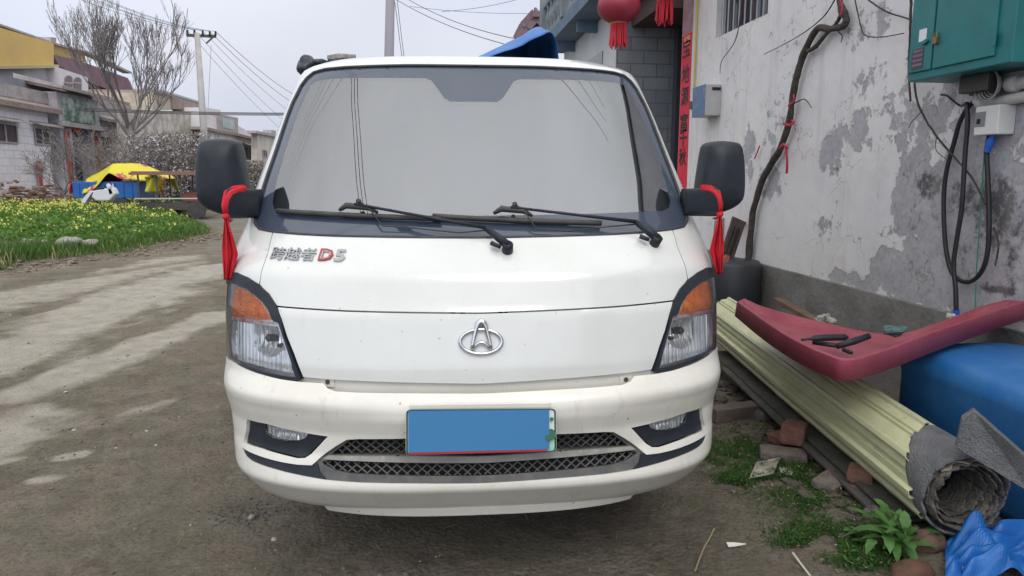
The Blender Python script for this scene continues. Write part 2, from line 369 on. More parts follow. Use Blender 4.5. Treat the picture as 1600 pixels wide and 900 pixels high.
# roof cap
mb = MB(); rings = []
con = [S2.p(u, 1.90) for u in np.linspace(-UL-1.0, UL+1.0, 90)]
cx, cy = 0, 1.45
for k, h in ((1, 0), (.965, .006), (.88, .012), (.7, .016), (.4, .018), (.05, .02)):
    rings.append([Vector((cx+(c.x-cx)*k, cy+(c.y-cy)*k if k < 1 else c.y, 1.90+h)) for c in con])
n_ = len(con)
for r_ in rings: mb.v.extend(tuple(v) for v in r_)
for j in range(len(rings)-1):
    for i in range(n_):
        i2 = (i+1) % n_; mb.f.append((j*n_+i, j*n_+i2, (j+1)*n_+i2, (j+1)*n_+i)); mb.m.append(0)
mb.f.append(tuple((len(rings)-1)*n_+i for i in range(n_))); mb.m.append(0)
fin('roof', mb, M['white'], truck, True, True)
mb = MB(); mb.box((-.88, 1.535, .62), (.88, 1.56, 1.2)); mb.prism([(-.86, 1.54, 1.2), (.86, 1.54, 1.2), (.68, 1.54, 1.9), (-.68, 1.54, 1.9)], (0, .02, 0)); fin('cab_rear_panel', mb, M['white'], truck, True)
# dark inner shell that shows in the panel gaps
inner = patch(S2, [(-UL-.95, .63), (-UL-.95, 1.21), (UL+.95, 1.21), (UL+.95, .63)], [], -.075, .002, .05)
fin('inner_shell', inner, M['blackm'], truck, True)
mb = MB(); mb.box((-.80, .35, .66), (.80, 1.5, 1.02)); mb.box((-.80, .62, 1.02), (.80, .9, 1.14)); fin('dashboard', mb, M['blackm'], truck, True)
for sx in (-.4, .4):
    mb = MB(); mb.box((sx-.25, 1.2, 1.02), (sx+.25, 1.34, 1.6)); mb.box((sx-.12, 1.22, 1.62), (sx+.12, 1.32, 1.8)); fin('seat', mb, M['steel'], truck, True, bevel=.03)
for sg in (-1, 1):
    w = fin('side_window', patch(S2, sidewin(sg), [], -.012, .003, .05), M['gloss_black'], truck, True, True)
    d = [(sg*(UL+.06), .70), (sg*(UL+.06), 1.80), (sg*(UL+.94), 1.80), (sg*(UL+.94), .70)]
    mb = MB()
    for a, b in zip(d, d[1:]+d[:1]): mb.tube(spath(S2, [a, b], .0005, .05), .003, 4)
    fin('door_seam', mb, M['blackm'], truck, True)
    mb = MB(); a = S2.off(sg*(UL+.80), 1.08, .02); b = S2.off(sg*(UL+.66), 1.08, .02); mb.bar(a, b, .02, .03); fin('door_handle', mb, M['black'], truck, True, bevel=.006)
# upper hood panel (between the seams)
FL = [(405,446),(421,462),(433,477.5),(470,480.5),(540,484.5),(640,487),(745,488)]
FLT = [(434,480),(470,483),(540,487.2),(640,489.6),(745,490.6)]
ph = S2.path(FL)
hood = [(a[0]+g, a[1]) for a in pWSB[:1]] + [] 
left = list(reversed(pWSB)) + [(a[0]+g*1.6, a[1]) for a in pSEAM[:]] + ph[1:]
hood_out = clean([(u, z) for u, z in left]) 
hood_poly = clean(left[:] + mir(left))
# left path runs centre-top -> seam -> centre-bottom; mirrored path runs centre-bottom -> seam -> centre-top
fin('hood_panel', patch(S2, hood_poly, [], 0, .02, .016), M['white'], truck, True, True)
pf = S2.path(FLT)
lowf = S2.path([(474,589),(520,593),(560,595),(650,598),(745,599.5)])
left = list(reversed(pf)) + S2.path([(440,498),(449,526),(460,553)]) + lowf
fin('front_flap', patch(S2, clean(left+mir(left)), [], .0, .018, .016), M['white'], truck, True, True)
# crossmember shelf behind flap bottom edge with bolt plates
cm = [(-.72, .66), (-.72, .765), (.72, .765), (.72, .66)]
cmo = fin('crossmember', patch(S2, cm, [], -.014, .01, .03), M['bumper'], truck, True, True)
for px_, py_ in ((510, 598), (980, 594)):
    u, z = S2.uz(px_, py_); a = S2.off(u, z, -.014); n = S2.n(u, z)
    bp_ = fin('bolt_plate', patch(S2, [(u-.022, z-.016), (u+.022, z-.016), (u+.022, z+.012), (u-.022, z+.012)], [], -.010, .004, .02), M['bumper'], cmo, True)
    mb = MB(); mb.tube([a, a+n*.006], .008, 10); fin('bolt', mb, M['steel'], bp_ if False else cmo, True)
# ---- bumper with openings
BT = [(490,598),(505,599),(512,607),(525,611.5),(560,613.5),(640,614.5),(745,615)]
pb = S1.path(BT)
left = [(-UL-.12, .335), (-UL-.12, .755), (-UL+.02, .757)] + S1.path([(359,563),(372,571),(400,583),(440,593),(466,596.5)]) + pb
lo_ = [(0, .322), (-.35, .320), (-.62, .320), (-.80, .326), (-.95, .338)]
bum = clean(left + mir(left)[0:] + [(-u, z) for u, z in reversed(lo_)][0:] + lo_[1:])
FOG = [(386,655),(400,659),(415,662),(440,669),(480,677),(512,682),(500,695),(487,709),(477,715.5),(465,716),(440,710),(407,700),(380,690.5),(384,675)]
CEN = [(745,684.5),(640,685),(560,686),(542,687),(525,697),(500,715),(487,727),(465,726),(440,722),(402,711),(378,699),(379,706),(383,713),(392,720),(425,732),(465,742),(510,750),(560,754),(640,755.5),(745,755.5)]
pF, pC = S1.path(FOG), S1.path(CEN)
cen = clean(pC + mir(pC))
bumper = fin('bumper', patch(S1, bum, [pF, mir(pF), cen], 0, .028, .011), M['bumper'], truck, True, True)
fin('bumper_backing', patch(S1, [(-.80, .36), (-.80, .72), (.80, .72), (.80, .36)], [], -.05, .002, .05), M['blackm'], bumper, True)
# lower air dam strip peeking under the bumper
dam = fin('air_dam', patch(Surf([(.28,.10),(.33,.085)], [(.28,.70),(.33,.74)], [(.28,.42),(.33,.42)], .28, .33, .004), [(-.66, .297), (-.66, .328), (.66, .328), (.66, .297)], [], 0, .01, .03), M['bumper'], bumper, True, True)
# centre opening: strip trim, grille meshes, bar
UG = [(745,687),(640,687.5),(560,688.5),(546,689.5),(527,703),(516,711),(560,712.5),(640,713),(745,713)]
LG = [(745,724.5),(640,724),(560,721),(512,718.5),(500,721),(505,727),(520,735),(545,740),(600,743),(745,744)]
pU, pL = S1.path(UG), S1.path(LG); up_, lp_ = clean(pU+mir(pU)), clean(pL+mir(pL))
shr = [(u*.997, z) for u, z in cen]
STRIP = [(494,724),(487,727),(465,726),(440,722),(402,711),(378,699),(379,706),(383,713),(392,720),(425,732),(465,742),(508,749.5),(497,738)]
fin('lower_trim', patch(S1, shr, [up_, lp_], -.012, .03, .012), M['darkgrey'], bumper, True, True)
for sg in (0, 1):
    q = S1.path(STRIP); q = q if sg == 0 else mir(q); q = [(u*.998, z) for u, z in q]
    fin('black_strip', patch(S1, q, [], -.006, .01, .012), M['black'], bumper, True, True)
BARP = [(745,713.5),(640,713.5),(560,713),(512,711.5),(503,717),(512,718),(560,720.5),(640,723),(745,723.5)]
q = S1.path(BARP); fin('grille_bar', patch(S1, clean(q+mir(q)), [], -.004, .02, .008), M['grey'], bumper, True, True)
for poly in (up_, lp_):
    mb = MB(); A = np.array(poly); x0, z0 = A.min(0); x1, z1 = A.max(0); zc = (z0+z1)/2
    pw, sl = .033, .78
    for dr in (1, -1):
        for k in range(-30, 31):
            c0 = k*pw
            pts = []
            for t in np.arange(-.12, .12, .003):
                u = c0+t; z = zc+.0135*math.sin(math.pi*0)+dr*t*sl
                inn = bool(inside(np.array([[u, z]]), poly)[0])
                if inn: pts.append((u, z))
                elif len(pts) > 1: break
            if len(pts) > 2: mb.tube([S1.off(u, z, -.022) for u, z in pts[::3]+[pts[-1]]], .0028, 4)
    fin('grille_mesh', mb, M['mesh'], bumper, True)
# fog lamps
glass = bpy.data.materials.new('clear_lens'); glass.use_nodes = True; nt = glass.node_tree; nt.nodes.clear()
o_ = nt.nodes.new('ShaderNodeOutputMaterial'); mx = nt.nodes.new('ShaderNodeMixShader'); tr = nt.nodes.new('ShaderNodeBsdfTransparent'); gl = nt.nodes.new('ShaderNodeBsdfGlossy')
tr.inputs[0].default_value = (.98, .99, .99, 1); gl.inputs['Roughness'].default_value = .03; fr = nt.nodes.new('ShaderNodeFresnel'); fr.inputs[0].default_value = 1.5
nt.links.new(fr.outputs[0], mx.inputs[0]); nt.links.new(tr.outputs[0], mx.inputs[1]); nt.links.new(gl.outputs[0], mx.inputs[2]); nt.links.new(mx.outputs[0], o_.inputs[0]); M['lens'] = glass
FHOUS = [(386,655.5),(400,660),(440,671),(478,679),(507,684),(497,695),(484,707),(475,713),(465,713.5),(440,707.5),(407,698),(381,690),(384.5,675)]
FLENS = [(410,665),(440,671),(465,676),(479,679),(474,686),(464,690),(445,690),(424,685),(414,678)]
for sg in (0, 1):
    h = S1.path(FHOUS); l = S1.path(FLENS)
    if sg: h = mir(h); l = mir(l)
    fr_ = fin('fog_lamp', patch(S1, h, [l], -.012, .02, .01), M['black'], bumper, True, True)
    cu = sum(a[0] for a in l)/len(l); cz = sum(a[1] for a in l)/len(l)
    fin('reflector', patch(S1, l, [], -.016, .002, .006, fn=lambda u, z: -.012*(1-min(1, ((u-cu)/.05)**2+((z-cz)/.02)**2)) + .003*math.sin(u*400)), M['silver'], fr_, True, True)
    fin('lens', patch(S1, l, [], -.008, .003, .01), M['lens'], fr_, True, True)
# headlights
LENS = [(362,441),(372,445),(386,451),(399,460),(412,472),(422,487),(429,502),(437,505),(445,530),(455,560),(464,589),(430,584),(390,574),(366,565),('uz',-ULEN+.035,.745),('uz',-ULEN+.03,.80),('uz',-ULEN+.03,.92),('uz',-ULEN+.035,1.0)]
SIG = [(369,448),(378,450.5),(392,458),(404,468),(416,483),(425,500),(403,499),(385,495),(364,491),(364,468)]
REF = [(364,500),(385,504),(410,508),(434,510),(441,530),(450,558),(458,583),(430,578),(392,568),(364,558),(361,530)]
TRIM1 = [(363,494),(385,497),(404,501),(427,503),(434,507),(410,506),(385,502),(362,499)]
amber = mat('amber_lens', (1.0, .36, .08), .25, c2=(.90, .17, .03), ns=45, coat=1, bump=.9, bs=130)
redtrim = mat('red_trim', (.5, .06, .05), .3, c2=(.7, .6, .6), ns=30, coat=.6)
for sg in (0, 1):
    f_ = (lambda p: mir(S2.path(p))) if sg else (lambda p: S2.path(p))
    hl = fin('headlight', patch(S2, f_(BEZ), [f_(LENS)], .008, .03, .01), M['black'], truck, True, True)
    fin('lamp_base', patch(S2, f_(LENS), [f_(REF)], -.001, .03, .01), M['silver2'], hl, True, True)
    cu, cz = f_([(413, 528), (413, 528)])[0]
    def bowl(u, z, cu=cu, cz=cz): 
        r2 = ((u-cu)/.075)**2+((z-cz)/.06)**2
        return -.035*max(0, 1-r2) + .005*math.sin(u*330)*(1 if r2 > .25 else .2)
    fin('reflector', patch(S2, f_(REF), [], -.018, .002, .005, fn=bowl), M['silver'], hl, True, True)
    fin('turn_signal', patch(S2, f_(SIG), [], .002, .008, .008), amber, hl, True, True)
    fin('trim_strip', patch(S2, f_(TRIM1), [], .001, .006, .006), redtrim, hl, True, True)
    mb = MB(); a = S2.off(cu, cz, -.05); n = S2.n(cu, cz); mb.tube([a, a+n*.03, a+n*.038], [.013, .013, .008], 14)
    c2u, c2z = f_([(431, 540), (431, 540)])[0]; a = S2.off(c2u, c2z, -.04); mb.tube([a, a+n*.025], [.009, .006], 10)
    fin('bulb', mb, M['steel'], hl, True, True)
    fin('lens', patch(S2, f_(LENS), [], .005, .002, .012), M['lens'], hl, True, True)
# windscreen: printed border, glass, seal, reflected sky bands put on an added shade
GLI = [(745,158),(703,157.5),(694,152),(684,138),(674,124.5),(664,121),(600,120.5),(540,121),(505,123.5),(492,127),(484,134),(476,150),(457,197),(444,237),(432,280),(424.5,316),(428,326),(440,331),(520,333),(600,335),(745,336)]
pG = S2.path(GLI); glin = clean(pG+mir(pG)); wso = clean(list(reversed(pWSO)) [::-1] + pWSB[1:])
wout = clean(pWSO + pWSB[1:] + mir(pWSB)[1:] + mir(pWSO)[1:])
mwg = bpy.data.materials.new('windscreen_glass'); mwg.use_nodes = True; nt = mwg.node_tree; nt.nodes.clear()
o_ = nt.nodes.new('ShaderNodeOutputMaterial'); mx = nt.nodes.new('ShaderNodeMixShader'); tr = nt.nodes.new('ShaderNodeBsdfTransparent'); gl = nt.nodes.new('ShaderNodeBsdfGlossy')
tr.inputs[0].default_value = (.72, .78, .80, 1); gl.inputs['Roughness'].default_value = .012; gl.inputs['Color'].default_value = (.93, .95, 1, 1); fr = nt.nodes.new('ShaderNodeFresnel'); fr.inputs[0].default_value = 3.3
nt.links.new(fr.outputs[0], mx.inputs[0]); nt.links.new(tr.outputs[0], mx.inputs[1]); nt.links.new(gl.outputs[0], mx.inputs[2]); nt.links.new(mx.outputs[0], o_.inputs[0])
ws = fin('windscreen', patch(S2, glin, [], -.004, .003, .02), mwg, truck, True, True)
fin('black_border', patch(S2, [(u*.997, z) for u, z in wout], [glin], -.004, .004, .016), M['gloss_black'], ws, True, True)
mb = MB(); wp = wout+wout[:1]; mb.tube(spath(S2, wp, .000, .02)[:-1], .0055, 6, closed=True); fin('rubber_seal', mb, M['rubber'], ws, True, True)
sky_sheet = mat('sky_band_grey', (.20, .21, .22), .6, c2=(.10, .11, .12), ns=4, stretch=(1, 1, .18), lo=.3, hi=.7)  # grey streaks and pleats imitate clouds reflected in the glass; sheet is added
fin('sky_band_sheet', patch(S2, [(u*1.0, z) for u, z in wout], [], -.022, .002, .02, fn=lambda u, z: .006*math.sin(u*17)*math.sin(u*5+1)), sky_sheet, truck, True, True)
# wipers
def wiper(pivot, elbow, clip, b0, b1):
    P = lambda q, d: S2.off(*S2.uz(*q), d)
    root = MB(); a, e, c = P(pivot, .028), P(elbow, .035), P(clip, .036)
    root.tube([P(pivot, .0), P(pivot, .034)], [.019, .017], 12)
    root.tube([a, a.lerp(e, .5), e], [.0165, .0135, .010], 8, flat=.6); root.tube([e, e.lerp(c, .5)+Vector((0, -.004, 0)), c], [.007, .005, .005], 6)
    q = P((pivot[0]-26, pivot[1]-6), .02); root.tube([q, P((pivot[0]-12, pivot[1]+1), .024)], [.008, .007], 8)
    w = fin('wiper', root, M['black'], truck, True, True)
    mb = MB(); n = 14; pts = []
    for i in range(n+1):
        t = i/n; pts.append(P((b0[0]+(b1[0]-b0[0])*t, b0[1]+(b1[1]-b0[1])*t+1.5*math.sin(math.pi*t)), .012))
    mb.tube(pts, .0095, 6); mb.tube([p+Vector((0, .004, -.006)) for p in pts], .004, 4)
    cc = P(clip, .022); mb.tube([P((clip[0]-26, clip[1]+4), .016), P((clip[0]-14, clip[1]-1), .024), P((clip[0]+20, clip[1]+3), .026), P((clip[0]+34, clip[1]+8), .016)], [.006, .011, .010, .005], 6)
    mb.tube([P((clip[0]+6, clip[1]-4), .02), P((clip[0]+6, clip[1]-4), .042)], .009, 6)
    fin('blade', mb, M['rubber'], w, True, True)
    # washer hose
    mb = MB(); mb.tube([P((clip[0]+8, clip[1]-3), .04), P((clip[0]+22, clip[1]+6), .03), P((clip[0]+40, clip[1]+27), .01), P((clip[0]+90, clip[1]+30), .008), P((elbow[0]-40, elbow[1]), .012), P(elbow, .022)], .0025, 5)
    fin('washer_hose', mb, M['rubber'], w, True, True)
wiper((793, 392), (757, 368), (558, 329), (436, 333), (690, 345))
wiper((1022, 381), (988, 358), (797, 334), (676, 341), (938, 352))
# emblem, badge
def p2(S, q, d): return S.off(*S.uz(*q), d)
mb = MB(); ring = []
for k in range(40):
    a = 2*math.pi*k/40; ring.append(p2(S2, (751.5+32.5*math.cos(a), 534+19*math.sin(a)), .006))
mb.tube(ring, .0062, 8, closed=True)
mb.tube([p2(S2, q, .008) for q in ((737,548),(738.5,538),(741,526),(744.5,513),(748,505),(752,502),(756,505),(759.5,513),(763,526),(766,538),(768,548))], [.005,.006,.0065,.008,.0105,.012,.0105,.008,.0065,.006,.005], 8)
mb.tube([p2(S2, q, .008) for q in ((739,547),(744,539),(749,535.5),(752,535),(756,536),(761,540),(767,548))], [.003,.005,.007,.0075,.007,.005,.003], 8)
fin('emblem', mb, mat('emblem_chrome', (.62, .63, .65), .12, 1), truck, True, True)
def text_mb(txt, off=0.0, ext=.03):
    cu = bpy.data.curves.new('t', 'FONT'); cu.body = txt; cu.size = 1; cu.extrude = ext; cu.offset = off; cu.resolution_u = 2
    ob = bpy.data.objects.new('t', cu); COL.objects.link(ob); dg = bpy.context.evaluated_depsgraph_get(); dg.update()
    me = bpy.data.meshes.new_from_object(ob.evaluated_get(dg)); bpy.data.objects.remove(ob)
    v = [tuple(x.co) for x in me.vertices]; f = [tuple(p.vertices) for p in me.polygons]; bpy.data.meshes.remove(me)
    a = np.array(v); return a, f
def badge(txt, x0, x1, y0, y1, m, name, shear=.12, off=.004):
    a, f = text_mb(txt, off); mn, mx_ = a.min(0), a.max(0)
    u0, zb = S2.uz(x0, y1); u1, _ = S2.uz(x1, y1); _, zt = S2.uz((x0+x1)/2, y0); mb = MB(); vs = []
    for x, y, z in a:
        tx = (x-mn[0])/(mx_[0]-mn[0]); ty = (y-mn[1])/(mx_[1]-mn[1]); tz = (z-mn[2])/(mx_[2]-mn[2])
        vs.append(S2.off(u0+(u1-u0)*tx+shear*.03*ty, zb+(zt-zb)*ty, .0005+.006*tz))
    mb.add(vs, f); return fin(name, mb, m, truck, True)
M['badge'] = mat('badge_chrome', (.40, .41, .43), .22, 1)
badge('跨越者', 422, 492, 388, 406, M['badge'], 'badge_lettering')
bd_ = MB()
badge('D', 497, 519, 390, 408, mat('red_badge', (.35, .02, .03), .25, coat=.5), 'badge_letter', off=.04)
badge('D', 500.5, 516, 393, 405.5, M['badge'], 'badge_letter_face', off=.0)
badge('5', 521, 538, 391, 409.5, M['badge'], 'badge_number', off=.03)
# number plate: green-and-white plate, its face hidden by a plain blue sheet
def yz(px_, py_, y):
    o = TI @ CO; d = TI3 @ ray(px_, py_); return o + d*((y-o.y)/d.y)
c0, c1, c2, c3 = yz(634, 711, -.030), yz(869.5, 705, -.018), yz(869, 638.5, -.018), yz(634, 640, -.030)
def rr(a, b, c, d, r=.012, n=4):
    P = [a, b, c, d]; o = []
    for i in range(4):
        p, q, s_ = P[i-1], P[i], P[(i+1) % 4]; e0 = (p-q).normalized()*r; e1 = (s_-q).normalized()*r
        for k in range(n+1):
            t = k/n; o.append((q+e0).lerp(q, t).lerp(q.lerp(q+e1, t), t))
    return o
pm = mat('plate_green', (.30, .72, .48), .35); nt = pm.node_tree
sp = nt.nodes.new('ShaderNodeSeparateXYZ'); nt.links.new(nt.nodes['Texture Coordinate'].outputs['Object'], sp.inputs[0]); rp = nt.nodes.new('ShaderNodeMapRange')
rp.inputs['From Min'].default_value = .52; rp.inputs['From Max'].default_value = .64; nt.links.new(sp.outputs['Z'], rp.inputs['Value'])
xx = nt.nodes.new('ShaderNodeMix'); xx.data_type = 'RGBA'; xx.inputs['A'].default_value = (.20, .66, .36, 1); xx.inputs['B'].default_value = (.75, .84, .80, 1)
nt.links.new(rp.outputs[0], xx.inputs['Factor']); nt.links.new(xx.outputs['Result'], nt.nodes['Principled BSDF'].inputs['Base Color'])
mb = MB(); mb.prism(rr(c0, c1, c2, c3), (0, .003, 0)); plate = fin('number_plate', mb, pm, truck, True)
mb = MB(); lp = [p+Vector((0, -.0015, 0)) for p in rr(c0.lerp(c2, .008), c1.lerp(c3, .008), c2.lerp(c0, .008), c3.lerp(c1, .008))]; mb.tube(lp, .0022, 4, closed=True); fin('plate_border', mb, mat('dark_green', (.01, .05, .035), .4), plate, True)
mb = MB(); q = [yz(638, 707.5, -.034), yz(858.5, 702, -.024), yz(858, 640.5, -.024), yz(638, 642, -.034)]; mb.prism(q, (0, .003, 0)); fin('blue_cover', mb, mat('flat_blue', (.055, .225, .47), .6), plate, True)
mb = MB(); q = [yz(638, 710.5, -.0335), yz(855, 705, -.0235), yz(855, 702.4, -.0235), yz(638, 707.9, -.0335)]; mb.prism(q, (0, .002, 0)); fin('red_edge', mb, mat('flat_red', (.55, .02, .04), .6), plate, True)
mb = MB(); mb.tube([yz(862, 655, -.022), yz(862, 655, -.0245)], .006, 12); dg_ = mat('dark_green2', (.01, .10, .05), .4); fin('plate_character', mb, dg_, plate, True); mb = MB(); mb.tube([yz(859.5, 679, -.022), yz(859.5, 679, -.0245)], .018, 16); fin('plate_character', mb, dg_, plate, True)
mb = MB(); q = [yz(640, 640, -.012), yz(862, 638, -.004), yz(860, 629, -.004), yz(640, 632, -.012)]; mb.prism(q, (0, .02, 0)); fin('plate_mount', mb, M['bumper'], truck, True, bevel=.003)
# mirrors
def mirror(sg):
    MO = [(322,219),(345,217),(363,219),(371,226),(376,250),(383,290),(385,322),(384,334),(365,336),(345,334),(325,326),(312,315),(308,300),(307,270),(309,240),(313,225)]
    P = [yz(x, y, .56) for x, y in MO]
    if sg > 0: P = [Vector((-p.x+.022, p.y, p.z)) for p in P]
    dn = []
    for i in range(len(P)):
        a, b, c_, d = P[i-1], P[i], P[(i+1) % len(P)], P[(i+2) % len(P)]
        dn += [b, (b+c_)*.5625-(a+d)*.0625]
    P = dn; c = sum(P, Vector())/len(P); c.x -= sg*.018
    mb = MB(); n = len(P)
    lv = [(.86, .085), (.97, .08), (1.0, .06), (1.0, 0.0), (.985, -.022), (.93, -.040), (.80, -.056), (.55, -.066), (.2, -.070)]
    for k, d in lv:
        for p in P:
            q = c+(p-c)*k; q = Vector((q.x, p.y+d, q.z))
            if d < 0: q.y += abs(q.x-c.x)*.22*(abs(d)/.07) 
            mb.v.append(tuple(q))
    for j in range(len(lv)-1):
        for i in range(n): mb.f.append((j*n+i, j*n+(i+1) % n, (j+1)*n+(i+1) % n, (j+1)*n+i)); mb.m.append(0)
    mb.f.append(tuple(range(n))); mb.f.append(tuple((len(lv)-1)*n+i for i in range(n))); mb.m += [0, 0]
    m = fin('side_mirror', mb, M['black'], truck, True, True, fixn=True)
    mb = MB(); q = [c+(p-c)*.84 for p in P]; mb.prism([Vector((p.x, p.y+.086, p.z)) for p in q], (0, .003, 0)); fin('mirror_glass', mb, M['chrome'], m, True)
    mb = MB(); a, b = yz(359, 318, .445), yz(402, 318, .56)
    if sg > 0: a.x = -a.x+.018; b.x = -b.x+.01
    sec = []
    for k in range(13):
        t = k/12; p = a.lerp(b, t*1.15); hh = .052*(1-.0*t); ring = []
        for j in range(16):
            an = 2*math.pi*j/16; cx_, sx_ = math.cos(an), math.sin(an)
            ring.append(Vector((p.x, p.y+.035*math.copysign(abs(cx_)**.6, cx_), p.z+hh*math.copysign(abs(sx_)**.6, sx_))))
        sec.append(ring)
    for r_ in sec: mb.v.extend(tuple(v) for v in r_)
    for j in range(12):
        for i in range(16): mb.f.append((j*16+i, j*16+(i+1) % 16, (j+1)*16+(i+1) % 16, (j+1)*16+i)); mb.m.append(0)
    mb.f.append(tuple(range(16))); mb.f.append(tuple(12*16+i for i in range(16))); mb.m += [0, 0]
    fin('mirror_arm', mb, M['black'], m, True, True, fixn=True)
    return c
mirror(-1); mirror(1)
# chassis, wheels, cargo bed
mb = MB(); mb.box((-.36, .3, .40), (-.28, 4.3, .56)); mb.box((.28, .3, .40), (.36, 4.3, .56)); mb.box((-.62, .30, .56), (.62, 1.5, .64)); mb.box((-.7, .82, .30), (.7, .90, .38)); mb.box((-.3, .5, .34), (.3, 1.3, .5))
fin('chassis', mb, M['blackm'], truck, True)
for sg in (-1, 1):
    mb = MB(); prof = [(.30, .70), (.30, .50), (1.55, .45), (1.55, .62), (1.2, .66), (1.13, .50)]
    mb.prism([(sg*.875, .62, .66), (sg*.875, 1.22, .48), (sg*.875, 1.55, .46), (sg*.875, 1.55, .66)], (sg*.02, 0, 0)); fin('side_sill', mb, M['white'], truck, True, fixn=True)
def wheel(x, y, sg):
    mb = MB(); n = 32; prof = [(.19, .0), (.27, 0), (.292, .02), (.298, .05), (.298, .12), (.292, .15), (.27, .17), (.19, .17)]
    for i in range(n):
        a = 2*math.pi*i/n
        for r_, w in prof: mb.v.append((x+sg*(w-.085), y+r_*math.cos(a), .298+r_*math.sin(a)))
    k = len(prof)
    for i in range(n):
        for j in range(k-1): mb.f.append((i*k+j, ((i+1) % n)*k+j, ((i+1) % n)*k+j+1, i*k+j+1)); mb.m.append(0)
    w = fin('wheel', MBc(mb), M['rubber'], truck, True, True, fixn=True)
    mb = MB(); mb.tube([(x-sg*.06, y, .298), (x+sg*.05, y, .298)], [.19, .19], 28); mb.tube([(x+sg*.05, y, .298), (x+sg*.08, y, .298)], [.06, .05], 12); fin('rim', mb, M['silver2'], w, True)
def MBc(m): return m
for x, y, sg in ((-.66, 1.02, -1), (.66, 1.02, 1), (-.72, 3.5, -1), (.72, 3.5, 1)): wheel(x, y, sg)
mb = MB(); mb.box((-.86, 1.68, .66), (.86, 4.5, .74)); bed = fin('cargo_bed', mb, M['steel'], truck, True)
for a, b in (((-.87, 1.68, .742), (-.84, 4.5, 1.1)), ((.84, 1.68, .742), (.87, 4.5, 1.1)), ((-.838, 1.68, .742), (.838, 1.71, 1.1)), ((-.838, 4.47, .742), (.838, 4.5, 1.1))):
    mb = MB(); mb.box(a, b); fin('bed_side', mb, mat('bed_paint', (.55, .56, .55), .5, c2=(.4, .4, .4), ns=6), bed, True, bevel=.004)
mb = MB()
for x in (-.80, .80): mb.bar((x, 1.74, .74), (x, 1.74, 1.90), .04)
for z in (1.45, 1.88): mb.bar((-.80, 1.74, z), (.80, 1.74, z), .035)
fin('headboard_rack', mb, M['steel'], bed, True)
mb = MB(); a = yz(628, 94, 1.15); mb.tube([a-Vector((0,0,.03)), a+Vector((0, 0, .012))], [.014, .009], 8); mb.tube([a, a+Vector((.0, .02, .02))], .003, 5); fin('antenna_base', mb, M['black'], truck, True)
# ribbons tied on the mirror arms (things of their own)
def ribbon(sg, label):
    def L(px_, py_, y):
        p = yz(px_, py_, y)
        if sg > 0: p.x = -p.x+.018
        return WM[truck.name] @ p
    mb = MB(); mirx = lambda x: x
    loop = [L(385,295,.43), L(372,296,.41), L(361,301,.395), L(354,312,.385), L(352,325,.385), L(353,338,.40)]
    loop2 = [L(385,295,.43), L(380,292,.50), L(366,293,.50), L(353,300,.47), L(349,320,.45), L(353,342,.42), L(362,346,.46)]
    for pts, w in ((loop, .017), (loop2, .014)):
        vs = []
        n_ = len(pts)
        for i, p in enumerate(pts):
            d = (pts[min(i+1, n_-1)]-pts[max(i-1, 0)]).normalized(); s_ = d.cross(Vector((0, 1, 0))).normalized()*w/2
            vs += [p-s_, p-s_*.2+Vector((0, -.004, 0)), p+s_*.6+Vector((0, .001, 0)), p+s_]
        mb.add(vs, [(i*4+k, i*4+k+1, i*4+k+5, i*4+k+4) for i in range(n_-1) for k in range(3)])
    mb.rock(L(353, 338, .398), .012, 3, .2)
    rows = 26; cols = 22
    for lay in (0, 1):
        def fn(a, b, lay=lay):
            t = b; wl = np.interp(t, [0, .12, .5, .62, 1], [352-1, 350, 347, 347.5, 350]) ; wr = np.interp(t, [0, .12, .45, .6, 1], [355, 358, 368, 372, 361])
            if lay: wl, wr = wl+3, wr-3
            x = wl+(wr-wl)*a; y = 338+(437-338)*t*(1 if not lay else .9)
            return L(x, y, .40+lay*.03+.012*math.sin(a*13+lay*2)*min(1, t*4)+.006*math.sin(a*29+t*3)+.0035*math.sin(a*47-t*5))
        mb.grid(cols, rows, fn)
    o = fin('ribbon', mb, M['red_cloth'], None, smooth=True, solid=.0015); tag(o, label, 'ribbon', 'red ribbons tied on the truck mirrors')
ribbon(-1, 'red cloth ribbon hanging from the mirror on the road side of the white truck')
ribbon(1, 'red cloth ribbon hanging from the mirror on the house wall side of the white truck')
# ================================================================== ground
def fbm(x, y, s=1.0, o=4):
    v = 0; a = .5
    for k in range(o): v += a*noise.noise(Vector((x*s, y*s, k*9.7))); s *= 2; a *= .5
    return v
PALE = [(PZ(*a), PZ(*b_), w_, st) for a, b_, w_, st in (((-60,575),(240,458),.50,1.0), ((30,618),(345,492),.20,.95), ((-70,705),(62,655),.26,1.3), ((160,470),(345,418),.42,.85), ((-20,478),(290,405),.5,.7), ((98,716),(122,712),.045,1.3), ((55,753),(88,751),.04,1.0), ((0,725),(22,721),.04,.8), ((190,650),(260,628),.05,.5))]
RUT = [(PZ(*a), PZ(*b_), w_) for a, b_, w_ in (((30,590),(245,478),.11), ((90,655),(352,548),.2), ((-10,452),(330,403),.22), ((0,505),(120,470),.08))]
def seg(x, y, a, b_):
    d = b_-a; t = max(0, min(1, ((x-a.x)*d.x+(y-a.y)*d.y)/max(1e-6, d.x*d.x+d.y*d.y))); return math.hypot(x-a.x-d.x*t, y-a.y-d.y*t)
def pale(x, y):
    v = 0; n1 = fbm(x, y, 1.0, 5); n2 = fbm(x+7, y, 5, 4)
    for a, b_, w_, st in PALE:
        r2 = seg(x, y, a, b_)/w_ + (1.0*n1+.5*n2 if w_ > .1 else .9*n2)
        v = max(v, st*max(0, min(1, (1.35-r2)/.75)))
    for a, b_, w_ in RUT: v *= 1-.7*max(0, min(1, 1.3-seg(x, y, a, b_)/w_+.7*n2))
    return v
